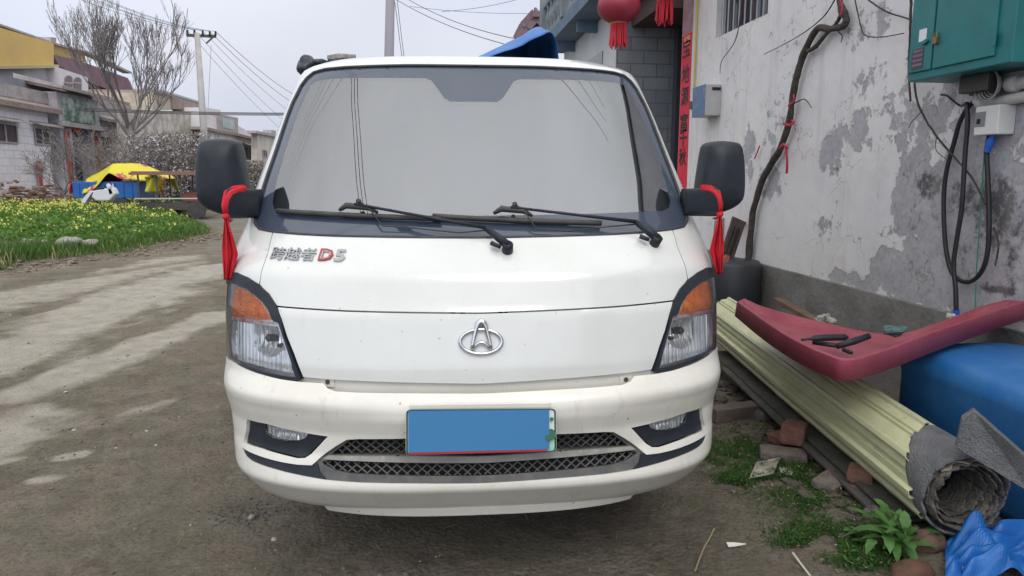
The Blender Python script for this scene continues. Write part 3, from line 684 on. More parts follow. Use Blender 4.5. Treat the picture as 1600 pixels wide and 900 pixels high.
def gh(x, y):
    h = -.014*max([0]+[1-seg(x, y, a, b_)/(w_*1.4) for a, b_, w_ in RUT])+.014*fbm(x, y, .9)+.016*fbm(x, y, 3.5)+.014*max(0, fbm(x+5, y, 11, 4))+.007*fbm(x, y, 22, 2)
    ex = max(0, min(1, (x-1.15)/.5)); h += .018*ex*fbm(x+9, y, 6, 3)
    return h
GX0, GX1, GY0, GY1 = -9.0, 3.2, 1.2, 19.0
mb = MB(); xs = np.linspace(GX0, GX1, 420); ys = [GY0]
while ys[-1] < GY1: ys.append(ys[-1]+.016+.008*(ys[-1]-1))
nx, ny = len(xs), len(ys); vs = []; pa = []
for y in ys:
    for x in xs:
        e = min(1, (x-GX0)/.6, (GY1-y)/1.5, (y-GY0)/.2, (GX1-x)/.1)
        vs.append((x, y, .004+max(0, e)*(gh(x, y)+.0))); pa.append(pale(x, y))
mb.add(vs, [(j*nx+i, j*nx+i+1, (j+1)*nx+i+1, (j+1)*nx+i) for j in range(ny-1) for i in range(nx-1)])
gm = bpy.data.materials.new('packed_dirt'); gm.use_nodes = True; nt = gm.node_tree; N = nt.nodes; L = nt.links; b = N['Principled BSDF']; b.inputs['Roughness'].default_value = .95; b.inputs['Specular IOR Level'].default_value = .2
tc = N.new('ShaderNodeTexCoord')
def noi(sc_, det=6, ro=.65, v=None):
    n = N.new('ShaderNodeTexNoise'); n.inputs['Scale'].default_value = sc_; n.inputs['Detail'].default_value = det; n.inputs['Roughness'].default_value = ro; L.new(v or tc.outputs['Object'], n.inputs['Vector']); return n.outputs['Fac']
def rng(s_, a, b_, c=0, d=1):
    m = N.new('ShaderNodeMapRange'); 
    for k, v in zip(('From Min', 'From Max', 'To Min', 'To Max'), (a, b_, c, d)): m.inputs[k].default_value = v
    L.new(s_, m.inputs['Value']); return m.outputs[0]
def mixc(f, a, c):
    m = N.new('ShaderNodeMix'); m.data_type = 'RGBA'
    if isinstance(f, (int, float)): m.inputs['Factor'].default_value = f
    else: L.new(f, m.inputs['Factor'])
    for s_, k in ((a, 'A'), (c, 'B')):
        if isinstance(s_, tuple): m.inputs[k].default_value = (*s_, 1)
        else: L.new(s_, m.inputs[k])
    return m.outputs['Result']
def math2(op, a, c):
    m = N.new('ShaderNodeMath'); m.operation = op
    for i, s_ in enumerate((a, c)):
        if isinstance(s_, (int, float)): m.inputs[i].default_value = s_
        else: L.new(s_, m.inputs[i])
    return m.outputs[0]
base = mixc(rng(noi(.9), .35, .65), (.215, .178, .140), (.285, .248, .196))
base = mixc(rng(noi(2.3, 8), .42, .62), base, (.185, .170, .125))
base = mixc(rng(noi(7, 8, .75), .5, .7, 0, .7), base, (.26, .225, .19))
base = mixc(rng(noi(55, 8, .85), .50, .64, 0, .85), base, (.075, .065, .056))
base = mixc(rng(noi(1.6, 9, .75), .50, .66, 0, .8), base, (.105, .098, .066)); base = mixc(rng(noi(3.4, 9, .8), .54, .68, 0, .7), base, (.115, .082, .066))
base = mixc(rng(noi(13, 9, .8), .53, .66, 0, .65), base, (.085, .072, .06)); base = mixc(rng(noi(21, 9, .8), .56, .70, 0, .6), base, (.30, .265, .22))
att = N.new('ShaderNodeAttribute'); att.attribute_name = 'pale'
pf_ = math2('ADD', att.outputs['Fac'], math2('MULTIPLY', math2('SUBTRACT', noi(4, 9, .72), .5), 1.5))
palec = mixc(rng(noi(5, 8, .7), .4, .65), (.50, .465, .40), (.36, .33, .28)); palec = mixc(rng(noi(60, 4), .55, .75, 0, .5), palec, (.17, .16, .14))
base = mixc(rng(pf_, .05, .85, 0, .95), base, palec)
vo = N.new('ShaderNodeTexVoronoi'); vo.inputs['Scale'].default_value = 46; L.new(tc.outputs['Object'], vo.inputs['Vector'])
wn_ = N.new('ShaderNodeTexWhiteNoise'); L.new(vo.outputs['Position'], wn_.inputs['Vector'])
base = mixc(math2('MULTIPLY', rng(vo.outputs['Distance'], .10, .30, .8, 0), rng(wn_.outputs['Value'], .80, .86)), base, mixc(rng(noi(90, 2), .4, .6), (.33, .31, .28), (.10, .095, .09)))
L.new(base, b.inputs['Base Color'])
bp = N.new('ShaderNodeBump'); bp.inputs['Strength'].default_value = 1.0; bp.inputs['Distance'].default_value = .035
L.new(math2('ADD', math2('MULTIPLY', noi(30, 8, .75), 1.0), math2('MULTIPLY', vo.outputs['Distance'], -.35)), bp.inputs['Height']); L.new(bp.outputs[0], b.inputs['Normal'])
o = fin('dirt_road', mb, gm, None, smooth=True, origin=(0, 0, 0)); tag(o, kind='structure')
at = o.data.attributes.new('pale', 'FLOAT', 'POINT'); at.data.foreach_set('value', pa)
mb = MB(); mb.quad((-300, -60, -.03), (300, -60, -.03), (300, 900, -.03), (-300, 900, -.03))
o = fin('ground', mb, mat('far_dirt', (.17, .155, .13), .95, c2=(.11, .105, .08), ns=.6, bump=.3, bs=5), None, origin=(0, 0, 0)); tag(o, kind='structure')
# raised earth of the field on the left
EDGE = [(-6.0, 6.0), (-6.3, 8.5), (-6.25, 10.4), (-6.05, 11.4), (-5.75, 12.2), (-5.35, 13.0), (-5.2, 14.6), (-4.95, 15.9), (-5.1, 17.6), (-5.5, 19.2), (-6.6, 21.5), (-8.0, 25.0)]
def ex(y):
    return float(np.interp(y, [e[1] for e in EDGE], [e[0] for e in EDGE]))
def fh(x, y):
    d = ex(y)-x
    return .12*max(0, min(1, (d+.05)/.9))**.7 + .03*fbm(x, y, 1.5)*min(1, max(0, d)) + .012*d*(d > 2)*0
mb = MB(); nxx, nyy = 90, 110; vs = []
for j in range(nyy+1):
    y = 5+j/nyy*27
    for i in range(nxx+1):
        x = ex(y)+.25-(i/nxx)**1.8*26; vs.append((x, y, (fh(x, y) if i else -.03)+(.0 if i else 0)))
mb.add(vs, [(j*(nxx+1)+i+1, j*(nxx+1)+i, (j+1)*(nxx+1)+i, (j+1)*(nxx+1)+i+1) for j in range(nyy) for i in range(nxx)])
o = fin('field_earth', mb, mat('field_soil', (.085, .07, .05), .95, c2=(.16, .13, .09), ns=6, bump=.8, bs=30), None, smooth=True, origin=(0, 0, 0)); tag(o, kind='structure')
# ---- vegetation built blade by blade (stuff)
M['grass'] = leaf_mat('grass_blades', (.05, .11, .025), (.11, .20, .045), 2)
M['rape'] = leaf_mat('rape_leaves', (.06, .13, .03), (.14, .25, .055), 1.5)
M['flower'] = mat('rape_flowers', (.56, .52, .08), .6, c2=(.36, .40, .08), ns=3)
M['drygrass'] = mat('dry_stalks', (.30, .24, .13), .8)
rn = random.Random(3)
def blade(mb, x, y, z, h, w_, lean, an):
    dx, dy = math.cos(an), math.sin(an); px_, py_ = -dy*w_/2, dx*w_/2
    b_ = [(x-px_, y-py_, z), (x+px_, y+py_, z), (x+px_*.7+dx*lean*.4, y+py_*.7+dy*lean*.4, z+h*.6), (x-px_*.7+dx*lean*.4, y-py_*.7+dy*lean*.4, z+h*.6), (x+dx*lean, y+dy*lean, z+h)]
    mb.add(b_, [(0, 1, 2, 3), (3, 2, 4)])
mb = MB()
for k in range(30000):      # grass verge along the road
    y = 8.5+rn.random()**1.3*13; e = ex(y); t = rn.random()
    wdt = np.interp(y, [8, 12.5, 13.5, 18], [2.0, 1.9, 1.1, .9]); x = e-.12-t*wdt*1.15
    if fbm(x, y, 1.2)+.25 < .0+(.25 if t < .12 else 0) or (y > 12.6 and rn.random() < .45): continue
    mb.mi = 1 if rn.random() < .05 + .22*(t < .15) else 0
    hh = (.09+.22*rn.random()**1.4)*(.4+min(1, t*3.5)*.8)*np.interp(y, [8, 12.6, 13.5, 18], [1.15, 1, .6, .7])
    blade(mb, x, y, fh(x, y)-.01, hh, .012+.010*rn.random(), hh*(.2+.6*rn.random()), rn.random()*6.28)
tag(fin('grass_verge', mb, [M['grass'], M['drygrass']], None, origin=(-6, 12, 0)), 'strip of long green grass growing along the edge of the dirt road', 'grass', kind='stuff')
def leaf(mb, c, d, up, l, w_):
    s_ = d.cross(up).normalized()*w_/2; m_ = c+d*l*.5+up*l*.10; e = c+d*l-up*l*.12
    mb.add([c, m_+s_, e, m_-s_], [(0, 1, 2, 3)])
mb = MB(); nfl = 0
for k in range(17000):
    y = 12.8+rn.random()**1.5*17; e = ex(y); dd = (.6 if y > 13.8 else 1.9)+rn.random()**.9*(15.5 if y < 24 else 9); x = e-dd
    if x/y < -.80: continue
    z = fh(x, y); near = max(0, min(1, (y-13.8)/4)); H = (.17+.24*rn.random())*(.75+.35*near)*(.8+.5*fbm(x, y, .5)+.1)
    if dd < 1.6: H *= .65
    for q in range(6):
        a = rn.random()*6.28; t = rn.random(); c = Vector((x+rn.uniform(-.07, .07), y+rn.uniform(-.07, .07), z+H*t*.85)); d = Vector((math.cos(a), math.sin(a), .5+.7*rn.random())).normalized()
        leaf(mb, c, d, Vector((0, 0, 1)), .10+.10*rn.random()*(1-t*.4), .045+.04*rn.random())
    fp = np.interp(y, [13.5, 16.0, 19.5, 24], [.01, .05, .22, .40])*(.35+2.2*max(0, fbm(x+40, y, .45)+.10))
    if rn.random() < fp:
        mb.mi = 1
        for q in range(rn.randint(4, 9)):
            c = Vector((x+rn.uniform(-.09, .09), y+rn.uniform(-.09, .09), z+H*(.95+.35*rn.random()))); s_ = .010+.011*rn.random()
            a = rn.random()*3.14; u_ = Vector((math.cos(a), math.sin(a), 0))*s_; v_ = Vector((0, 0, 1))*s_+Vector((-u_.y, u_.x, 0))*.6
            mb.add([c-u_-v_, c+u_-v_, c+u_+v_, c-u_+v_], [(0, 1, 2, 3)])
        mb.mi = 0
tag(fin('rapeseed_field', mb, [M['rape'], M['flower']], None, origin=(-9, 18, 0)), 'yellow flowering rapeseed plants filling the plot left of the road', 'crop', kind='stuff')
stone_m = mat('field_stone', (.34, .32, .29), .9, c2=(.20, .18, .16), ns=7, bump=.6, bs=18)
for k, (a, c_, s_, lb) in enumerate(((18,381,.30,'grey stone at the left end of the row between grass and rapeseed'),(36,378,.34,'broad pale grey stone second in the row edging the rapeseed'),(72,377,.26,'rounded grey stone in the middle of the row edging the rapeseed'),(98,374,.12,'small low grey stone half sunk between larger field stones'),(133,377,.42,'widest flat pale stone in the row edging the rapeseed'),(163,376,.30,'grey stone at the right end of the row nearest the truck'))):
    p = PZ(a, c_+6, .15); mb = MB(); mb.rock((p.x, p.y-.6, fh(p.x, p.y-.6)+.12), s_*.62, k+2, .3, 3, (.78, .6, .46)); tag(fin('field_stone', mb, stone_m, None, smooth=True), lb, 'stone', 'stones edging the rapeseed plot')
# rubble and litter strewn at the field edge
mb = MB()
for k in range(420):
    y = 10.2+rn.random()*8; x = ex(y)+rn.gauss(.05, .16); r_ = .012+.05*rn.random()**3; mb.rock((x, y, max(0, fh(x, y))+r_*.25+.005), r_, k, .35, 1, (1, 1, .6))
tag(fin('edge_rubble', mb, mat('rubble', (.25, .20, .16), .9, c2=(.14, .11, .09), ns=9), None, origin=(-5.8, 13, 0)), 'brown clods and rubble along the edge of the road', 'rubble', kind='stuff')
mb = MB()
for k in range(5200):
    y = 1.9+rn.random()**1.7*9; x = rn.uniform(-1.0*y*.75, 2.0); r_ = .0022+.013*rn.random()**6
    if fbm(x, y, .8)+.12 < rn.random()*.3: continue
    mb.mi = 1 if rn.random() < .18 else 0
    mb.rock((x, y, .004+gh(x, y)+r_*.2), r_, k % 50, .3, 1, (1, 1, .6))
cen_ = PZ(385, 805)
for k in range(260):
    x, y = cen_.x+rn.gauss(0, .085), cen_.y+rn.gauss(0, .06); r_ = .002+.007*rn.random()**3; mb.mi = 2; mb.rock((x, y, .004+gh(x, y)+r_*.3), r_, k % 50, .4, 1, (1, 1, .7))
tag(fin('gravel', mb, [mat('gravel_brown', (.17, .15, .13), .9, c2=(.10, .09, .08), ns=20), mat('gravel_pale', (.42, .40, .37), .9), mat('gravel_dark', (.085, .082, .08), .9)], None, origin=(0, 3, 0)), 'small gravel and crumbs scattered on the packed dirt', 'gravel', kind='stuff')
mb = MB()
for k in range(170):
    y = 1.9+rn.random()**1.5*6; x = rn.uniform(-.7*y, 1.9); a = rn.random()*3.14; l = .015+.05*rn.random()**2; z = .008+gh(x, y); mb.bar((x, y, z), (x+math.cos(a)*l, y+math.sin(a)*l, z+.004), .002+.002*rn.random(), .002)
tag(fin('twig_litter', mb, M['drygrass'], None, origin=(0, 3, 0)), 'bits of dry straw and twig lying on the dirt', 'litter', kind='stuff')
p = PZ(393, 813); mb = MB(); mb.rock((p.x, p.y, .012), .013, 4, .3, 2); tag(fin('pebble', mb, stone_m, None), 'pale pebble on the dark gravel heap by the bumper corner', 'stone')
# ================================================================== right-hand house wall and what stands by it
WX = 3.0
wm_ = bpy.data.materials.new('peeling_plaster'); wm_.use_nodes = True; nt = wm_.node_tree; N = nt.nodes; L = nt.links; b = N['Principled BSDF']; b.inputs['Roughness'].default_value = .85; b.inputs['Specular IOR Level'].default_value = .25
tc = N.new('ShaderNodeTexCoord')
at1 = N.new('ShaderNodeAttribute'); at1.attribute_name = 'peel'; at2 = N.new('ShaderNodeAttribute'); at2.attribute_name = 'mold'
fine = noi(5, 9, .68); fine2 = noi(17, 8, .7)
pl_ = rng(math2('ADD', at1.outputs['Fac'], math2('ADD', math2('MULTIPLY', math2('SUBTRACT', fine, .5), 1.5), math2('MULTIPLY', math2('SUBTRACT', fine2, .5), .5))), .47, .55)
md_ = rng(math2('ADD', at2.outputs['Fac'], math2('MULTIPLY', math2('SUBTRACT', fine2, .5), 2.2)), .45, .85)
paint = mixc(rng(noi(1.1, 6), .35, .65), (.77, .75, .735), (.69, .675, .69)); paint = mixc(rng(noi(9, 8, .8), .5, .75, 0, .6), paint, (.56, .54, .55))
paint = mixc(rng(noi(3.0, 8, .7), .55, .72, 0, .45), paint, (.58, .54, .49))
cem = mixc(rng(noi(7, 9, .8), .35, .68), (.49, .485, .505), (.32, .32, .345)); cem = mixc(rng(noi(30, 5), .5, .7, 0, .5), cem, (.19, .19, .21))
col = mixc(pl_, paint, cem); col = mixc(math2('MULTIPLY', md_, .85), col, (.055, .052, .055)); 
dv_ = N.new('ShaderNodeVectorMath'); dv_.operation = 'MULTIPLY_ADD'; nzc = N.new('ShaderNodeTexNoise'); nzc.inputs['Scale'].default_value = 5; nzc.inputs['Detail'].default_value = 6; L.new(tc.outputs['Object'], nzc.inputs['Vector']); L.new(nzc.outputs['Color'], dv_.inputs[0]); dv_.inputs[1].default_value = (.35, .35, .35); L.new(tc.outputs['Object'], dv_.inputs[2])
vc_ = N.new('ShaderNodeTexVoronoi'); vc_.feature = 'DISTANCE_TO_EDGE'; vc_.inputs['Scale'].default_value = 2.6; L.new(dv_.outputs[0], vc_.inputs['Vector'])
crk = math2('MULTIPLY', rng(vc_.outputs['Distance'], .0, .010, 1, 0), rng(noi(1.7, 4), .50, .58)); col = mixc(math2('MULTIPLY', crk, .8), col, (.16, .15, .15))
stm = N.new('ShaderNodeMapping'); stm.inputs['Scale'].default_value = (7, 7, .45); L.new(tc.outputs['Object'], stm.inputs[0]); col = mixc(rng(noi(1.0, 7, .7, stm.outputs[0]), .54, .78, 0, .5), col, (.42, .39, .36))
L.new(col, b.inputs['Base Color'])
bp = N.new('ShaderNodeBump'); bp.inputs['Strength'].default_value = .7; bp.inputs['Distance'].default_value = .012
L.new(math2('ADD', math2('MULTIPLY', pl_, -.6), math2('MULTIPLY', noi(22, 8), .35)), bp.inputs['Height']); L.new(bp.outputs[0], b.inputs['Normal'])
PE = []
for x, y, ry, rz_, st in ((1300,240,.22,.22,.62),(1350,200,.5,.22,.5),(1425,300,.22,.34,.8),(1500,340,.42,.42,.95),(1570,340,.25,.4,.95),(1400,430,.35,.2,.8),(1480,430,.5,.25,.9),(1545,200,.3,.35,.7),(1430,200,.5,.2,.55),(1200,290,.35,.16,.6),(1170,240,.2,.35,.6),(1215,230,.35,.5,.45),(1290,350,.35,.22,.42),
                      (1340,440,.5,.1,.6),(1360,40,.35,.2,.5),(1230,60,.7,.25,.32),(1210,170,.5,.2,.4),(1560,450,.4,.2,.75),(1450,170,.3,.2,.6),(1380,130,.5,.3,.38),(1250,440,.4,.12,.45),(1590,300,.15,.3,.6),(1240,110,.12,.12,.52)):
    p = PX(x, y, WX); PE.append((p.y, p.z, ry, rz_, st))
MO = []
for x, y, ry, rz_, st in ((1450,290,.16,.10,.8),(1420,270,.08,.05,.6),(1560,330,.16,.22,.85),(1520,310,.25,.14,.7),(1480,330,.2,.1,.5),(1560,455,.15,.03,1.0),(1585,380,.1,.25,.6),(1430,330,.08,.16,.4),(1520,400,.2,.2,.45),(1310,265,.10,.04,.5)):
    p = PX(x, y, WX); MO.append((p.y, p.z, ry, rz_, st))
def blobs(T, y, z):
    v = 0
    for cy_, cz_, ry, rz_, st in T:
        r_ = math.hypot((y-cy_)/ry, (z-cz_)/rz_); v = max(v, st*max(0, min(1, (1.5-r_)/1.0)))
    return v
Y1 = 8.33
# window opening in the wall
w0, w1 = PX(1118, 60, WX), PX(1200, 18, WX); WY0, WY1, WZ0, WZ1 = 6.19, 7.34, 2.815, 3.75
house = thing('plastered_house', 'white plastered house wall with peeling grey patches beside the truck', 'house', (WX+.2, 3, 0))
mb = MB(); ys = list(np.arange(1.2, Y1, .05)); ys = sorted(ys+[WY0, WY1, Y1]); zs = sorted(list(np.arange(.60, 4.2, .05))+[WZ0, WZ1]); 
ys = [ys[0]]+[b_ for a, b_ in zip(ys, ys[1:]) if b_-a > .002]; zs = [zs[0]]+[b_ for a, b_ in zip(zs, zs[1:]) if b_-a > .002]
ny = len(ys); vs = [(WX, y, z) for z in zs for y in ys]; pe = [blobs(PE, y, z) for z in zs for y in ys]; mo = [blobs(MO, y, z) for z in zs for y in ys]
fs = []
for j in range(len(zs)-1):
    for i in range(ny-1):
        yc, zc = (ys[i]+ys[i+1])/2, (zs[j]+zs[j+1])/2
        if WY0-.003 < yc < WY1+.003 and WZ0-.003 < zc < WZ1+.003: continue
        fs.append((j*ny+i+1, j*ny+i, (j+1)*ny+i, (j+1)*ny+i+1))
mb.add(vs, fs); wo = fin('wall', mb, wm_, house)
for nm, arr in (('peel', pe), ('mold', mo)):
    a = wo.data.attributes.new(nm, 'FLOAT', 'POINT'); a.data.foreach_set('value', arr)
plain = mat('old_plaster', (.60, .59, .60), .9, c2=(.45, .44, .45), ns=3, bump=.3, bs=20)
cement = mat('cement', (.24, .235, .225), .9, c2=(.15, .147, .14), ns=3, bump=.5, bs=25)
mb = MB(); mb.box((WX+.0, -5, .60), (WX+.3, 1.2, 4.2)); fin('near_wall', mb, wm_, house)
mb = MB(); mb.box((WX+.02, Y1-.0, .60), (WX+.3, Y1+.004, 4.2)); mb.box((WX+.3, -5, 0), (9, Y1, 4.2)); fin('rear_walls', mb, plain, house)
mb = MB(); mb.box((WX-.07, -5.2, 4.2), (9.2, Y1+.02, 4.32)); fin('roof_slab', mb, cement, house)
mb = MB(); mb.box((WX-.022, -5, -.03), (WX+.28, Y1, .62)); fin('plinth', mb, cement, house, bevel=.006)
wf = MB(); wf.box((WX+.10, WY0, WZ0), (WX+.13, WY1, WZ1)); wd = fin('window', wf, mat('dark_pane', (.03, .035, .04), .1), house)
mb = MB(); mb.box((WX+.0, WY0, WZ0-.0), (WX+.3, WY1, WZ0+.004)); mb.box((WX+.0, WY1-.004, WZ0), (WX+.3, WY1, WZ1)); mb.box((WX, WY0, WZ0), (WX+.3, WY0+.004, WZ1)); fin('reveal', mb, plain, wd)
mb = MB()
for k in range(9):
    y = WY0+.06+k*(WY1-WY0-.12)/8; mb.tube([(WX+.05, y, WZ0+.01), (WX+.05, y, WZ1)], .008, 6)
fin('window_bars', mb, mat('bar_paint', (.35, .38, .42), .5), wd)
# meter box on the wall
mbx = thing('meter_box', 'grey metal meter box with a blue side on the wall beside the red couplet', 'meter box', (WX-.08, 7.15, 1.98))
p = PX(1122, 128, WX-.14); q = PX(1085, 185, WX-.14)
mb = MB(); mb.box((WX-.17, 7.12, 2.02), (WX, 7.46, 2.33)); bx = fin('box', mb, mat('box_grey', (.46, .46, .45), .45, c2=(.38, .38, .37), ns=7), mbx, bevel=.006)
mb = MB(); mb.box((WX-.176, 7.12, 2.02), (WX-.1705, 7.46, 2.33)); fin('door', mb, mat('box_blue', (.10, .17, .30), .5, c2=(.2, .26, .36), ns=14, lo=.5, hi=.7), mbx)
mb = MB(); mb.box((WX-.10, 7.115, 2.27), (WX-.01, 7.1195, 2.30)); fin('slot', mb, M['blackm'], mbx)
mb = MB(); mb.tube([(WX-.02, 7.93, 2.20), (WX-.008, 7.93, 2.20)], .045, 16); tag(fin('vent_ring', mb, mat('rust', (.14, .08, .05), .8), None), 'round dark hole ring in the wall beside the yellow gas pipe', 'vent')
mb = MB(); mb.tube([(WX-.02, 7.84, 4.1), (WX-.02, 7.84, 2.40), (WX-.03, 7.80, 2.36)], .011, 8); tag(fin('gas_pipe', mb, mat('yellow_pipe', (.42, .36, .06), .5), None, smooth=True), 'thin yellow gas pipe running down the white wall', 'pipe')
# couplet strip with brushed characters
cp = thing('door_couplet', 'vertical red paper couplet with black brush characters at the gateway', 'couplet', (WX-.01, 7.8, .8))
cy0, cy1 = PX(1080, 150, WX).y, PX(1061, 150, WX).y; cy0 = 8.0; cy1 = 8.31
redp = mat('red_paper', (.75, .03, .07), .6, c2=(.62, .02, .05), ns=5)
mb = MB(); mb.box((WX-.006, cy0, .95), (WX-.0005, cy1, 3.02)); fin('paper', mb, redp, cp)
mb = MB(); mb.box((WX-.0055, cy0, 3.03), (WX-.0005, cy1, 3.9)); fin('faded_paper', mb, mat('faded_pink', (.42, .30, .34), .7, c2=(.35, .16, .2), ns=8), cp)
def wall_text(ch, cy_, cz, w_, h, x, m, par, name, off=.02):
    a, f = text_mb(ch, off, .01); mn, mx_ = a.min(0), a.max(0); mb = MB()
    mb.add([(x-.0012*(v[2]-mn[2])/(mx_[2]-mn[2]), cy_+w_/2-w_*(v[0]-mn[0])/(mx_[0]-mn[0]), cz-h/2+h*(v[1]-mn[1])/(mx_[1]-mn[1])) for v in a], f)
    return fin(name, mb, m, par)
ink = mat('ink', (.012, .01, .012), .5)
for ch, py_ in (('宝', 76), ('地', 116), ('源', 150), ('富', 191), ('千', 216), ('秋', 245)):
    z = PX(1071, py_, WX).z; wall_text(ch, (cy0+cy1)/2, z, .24, .21, WX-.0065, ink, cp, 'character')
wall_text('福', (cy0+cy1)/2, 2.95, .2, .09, WX-.0065, mat('gold_ink', (.8, .45, .15), .5), cp, 'gold_emblem')
# ---- green electricity cabinet
teal = mat('teal_paint', (.012, .18, .18), .4, c2=(.010, .14, .145), ns=6, bump=.06, bs=8)
cab = thing('electric_cabinet', 'teal green steel electricity cabinet with two doors mounted high on the wall', 'cabinet', (WX-.12, 3.4, 1.93))
X0 = WX-.27; A0, A1, Z0, Z1 = 3.13, 3.86, 1.93, 2.75
mb = MB(); mb.box((X0, A0, Z0), (WX-.001, A1, Z1)); fin('box', mb, teal, cab, bevel=.006)
SPL = 3.66
for y0, y1 in ((SPL+.006, A1-.012), (A0+.10, SPL-.008)):
    mb = MB(); mb.box((X0-.012, y0, Z0+.045), (X0+.001, y1, Z1-.04)); d = fin('door', mb, teal, cab, bevel=.004)
    if y0 < 3.5:
        for wy in (3.52, 3.35):
            mb = MB(); mb.box((X0-.022, wy-.055, 2.36), (X0-.0125, wy+.055, 2.49)); fr_ = fin('window_frame', mb, teal, d, bevel=.004)
            mb = MB(); mb.box((X0-.024, wy-.04, 2.378), (X0-.0222, wy+.04, 2.472)); fin('meter_window', mb, mat('meter_pane', (.25, .27, .28), .2), d)
        for z in (2.05, 2.55):
            mb = MB(); mb.tube([(X0-.016, y0-.004, z-.03), (X0-.016, y0-.004, z+.03)], .007, 8); fin('hinge', mb, teal, d)
    else:
        mb = MB(); mb.box((X0-.0135, y0+.05, 2.135), (X0-.0122, y0+.11, 2.20)); fin('white_sticker', mb, mat('sticker_white', (.72, .72, .76), .5), d)
        mb = MB(); mb.box((X0-.0135, y0+.06, 1.99), (X0-.0122, y0+.155, 2.10)); st_ = fin('notice_sticker', mb, mat('sticker_dark', (.035, .055, .08), .5), d)
        pk = mat('sticker_pink', (.5, .25, .3), .5)
        for i, (ln, n_) in enumerate((('用电安全', 0), ('有电危险', 1), ('请勿靠近', 2), ('故障报修', 3))):
            wall_text(ln, y0+.105, 2.088-.025*i, .078, .014, X0-.0138, pk, st_, 'notice_line', off=0)
mb = MB(); mb.box((X0-.03, 3.615, 2.10), (X0-.013, 3.645, 2.135)); mb.tube([(X0-.022, 3.62, 2.13), (X0-.022, 3.622, 2.158), (X0-.022, 3.638, 2.158), (X0-.022, 3.64, 2.13)], .004, 6); fin('padlock', mb, mat('brass', (.30, .17, .08), .45, .7), cab, bevel=.004)
mb = MB(); mb.bar((X0-.02, 3.70, 2.13), (X0-.02, 3.735, 2.12), .012, .02); mb.tube([(X0-.0, 3.70, 2.13), (X0-.024, 3.70, 2.13)], .01, 8); fin('latch', mb, teal, cab)
# white conduit
pvc = mat('pvc', (.62, .61, .59), .5, c2=(.45, .43, .40), ns=9)
def curve(pts, n=6):
    pts = [Vector(p) for p in pts]; o = []
    for i in range(len(pts)-1):
        a, b_, c_, d = pts[max(i-1, 0)], pts[i], pts[i+1], pts[min(i+2, len(pts)-1)]
        for k in range(n):
            t = k/n; o.append(.5*((2*b_)+(c_-a)*t+(2*a-5*b_+4*c_-d)*t*t+(3*b_-a-3*c_+d)*t**3))
    o.append(pts[-1]); return o
cx_ = WX-.045
mb = MB(); mb.tube([(cx_, 3.58, 1.84), (cx_, 3.585, 1.80), (cx_, 3.56, 1.785), (cx_, 3.0, 1.80), (cx_, 2.3, 1.82)], .028, 12); mb.tube([(cx_, 3.57, 1.785), (cx_, 3.53, 1.786)], .034, 12)
tag(fin('conduit_pipe', mb, pvc, None, smooth=True), 'lower white plastic conduit running along the wall under the teal cabinet', 'pipe')
mb = MB(); mb.tube(curve([(cx_-.01, 3.36, 1.865), (cx_-.01, 3.30, 1.86), (cx_-.01, 3.19, 1.875), (cx_-.01, 3.10, 1.90), (cx_-.01, 3.06, 1.96), (cx_-.01, 3.05, 2.05), (cx_-.01, 3.04, 2.9)]), .033, 12); mb.tube([(cx_-.01, 3.37, 1.864), (cx_-.01, 3.31, 1.862)], .042, 12)
tag(fin('conduit_pipe', mb, pvc, None, smooth=True), 'upper white plastic conduit bending up beside the teal cabinet', 'pipe')
mb = MB()
for k in range(5):
    r_ = .045+.008*k; cy_, cz_ = 3.43+.006*k, 1.865; mb.tube([(WX-.09-.006*k, cy_+r_*math.cos(t), cz_+r_*1.1*math.sin(t)) for t in np.linspace(0, 6.0, 22)], .004, 5)
tag(fin('wire_coil', mb, mat('clear_wire', (.30, .31, .32), .35), None, smooth=True), 'coil of thin grey wire hanging under the teal cabinet', 'cable')
# breaker box
bb = thing('breaker_box', 'small white plastic breaker box with a clear window below the conduits', 'breaker box', (WX-.05, 3.45, 1.61))
B = lambda x, y: PX(x, y, WX-.10)
mb = MB(); mb.box((WX-.10, 3.37, 1.615), (WX-.001, 3.53, 1.765)); fin('box', mb, mat('breaker_white', (.72, .72, .69), .4), bb, bevel=.006)
mb = MB(); mb.box((WX-.104, 3.455, 1.66), (WX-.1005, 3.522, 1.735)); wn = fin('window', mb, mat('smoky', (.22, .24, .25), .15), bb)
mb = MB(); mb.box((WX-.108, 3.485, 1.675), (WX-.1042, 3.505, 1.70)); fin('switch', mb, M['blackm'], wn)
# cables
cab_m = mat('black_cable', (.018, .018, .022), .45)
K = lambda x, y, X=WX-.04: PX(x, y, X)
mb = MB(); mb.tube(curve([K(1535,150), K(1515,165), K(1500,190), K(1490,225), K(1480,262), K(1475,300), K(1475,350), K(1479,395), K(1487,425), K(1500,438), K(1516,440), K(1531,428), K(1541,405), K(1545,370), K(1545,320), K(1543,270), K(1542,235), K(1546,212)]), .0125, 8)
tag(fin('power_cable', mb, cab_m, None, smooth=True), 'thick black cable hanging in a long loop below the breaker box', 'cable')
mb = MB(); mb.tube(curve([K(1510,160,WX-.07), K(1512,190,WX-.07), K(1508,240,WX-.07), K(1505,290,WX-.07), K(1502,330,WX-.07), K(1494,380,WX-.07), K(1490,415,WX-.07), K(1493,450,WX-.07), K(1494,485,WX-.07)]), .0125, 8)
tag(fin('power_cable', mb, cab_m, None, smooth=True), 'straight black cable dropping down the wall inside the looped cable', 'cable')
mb = MB(); mb.tube([K(1494,484,WX-.07), K(1494,494,WX-.07)], .017, 8); tag(fin('blue_tape', mb, mat('tape_blue', (.02, .10, .5), .5), None), 'blue tape on the lower end of the straight black cable', 'tape')
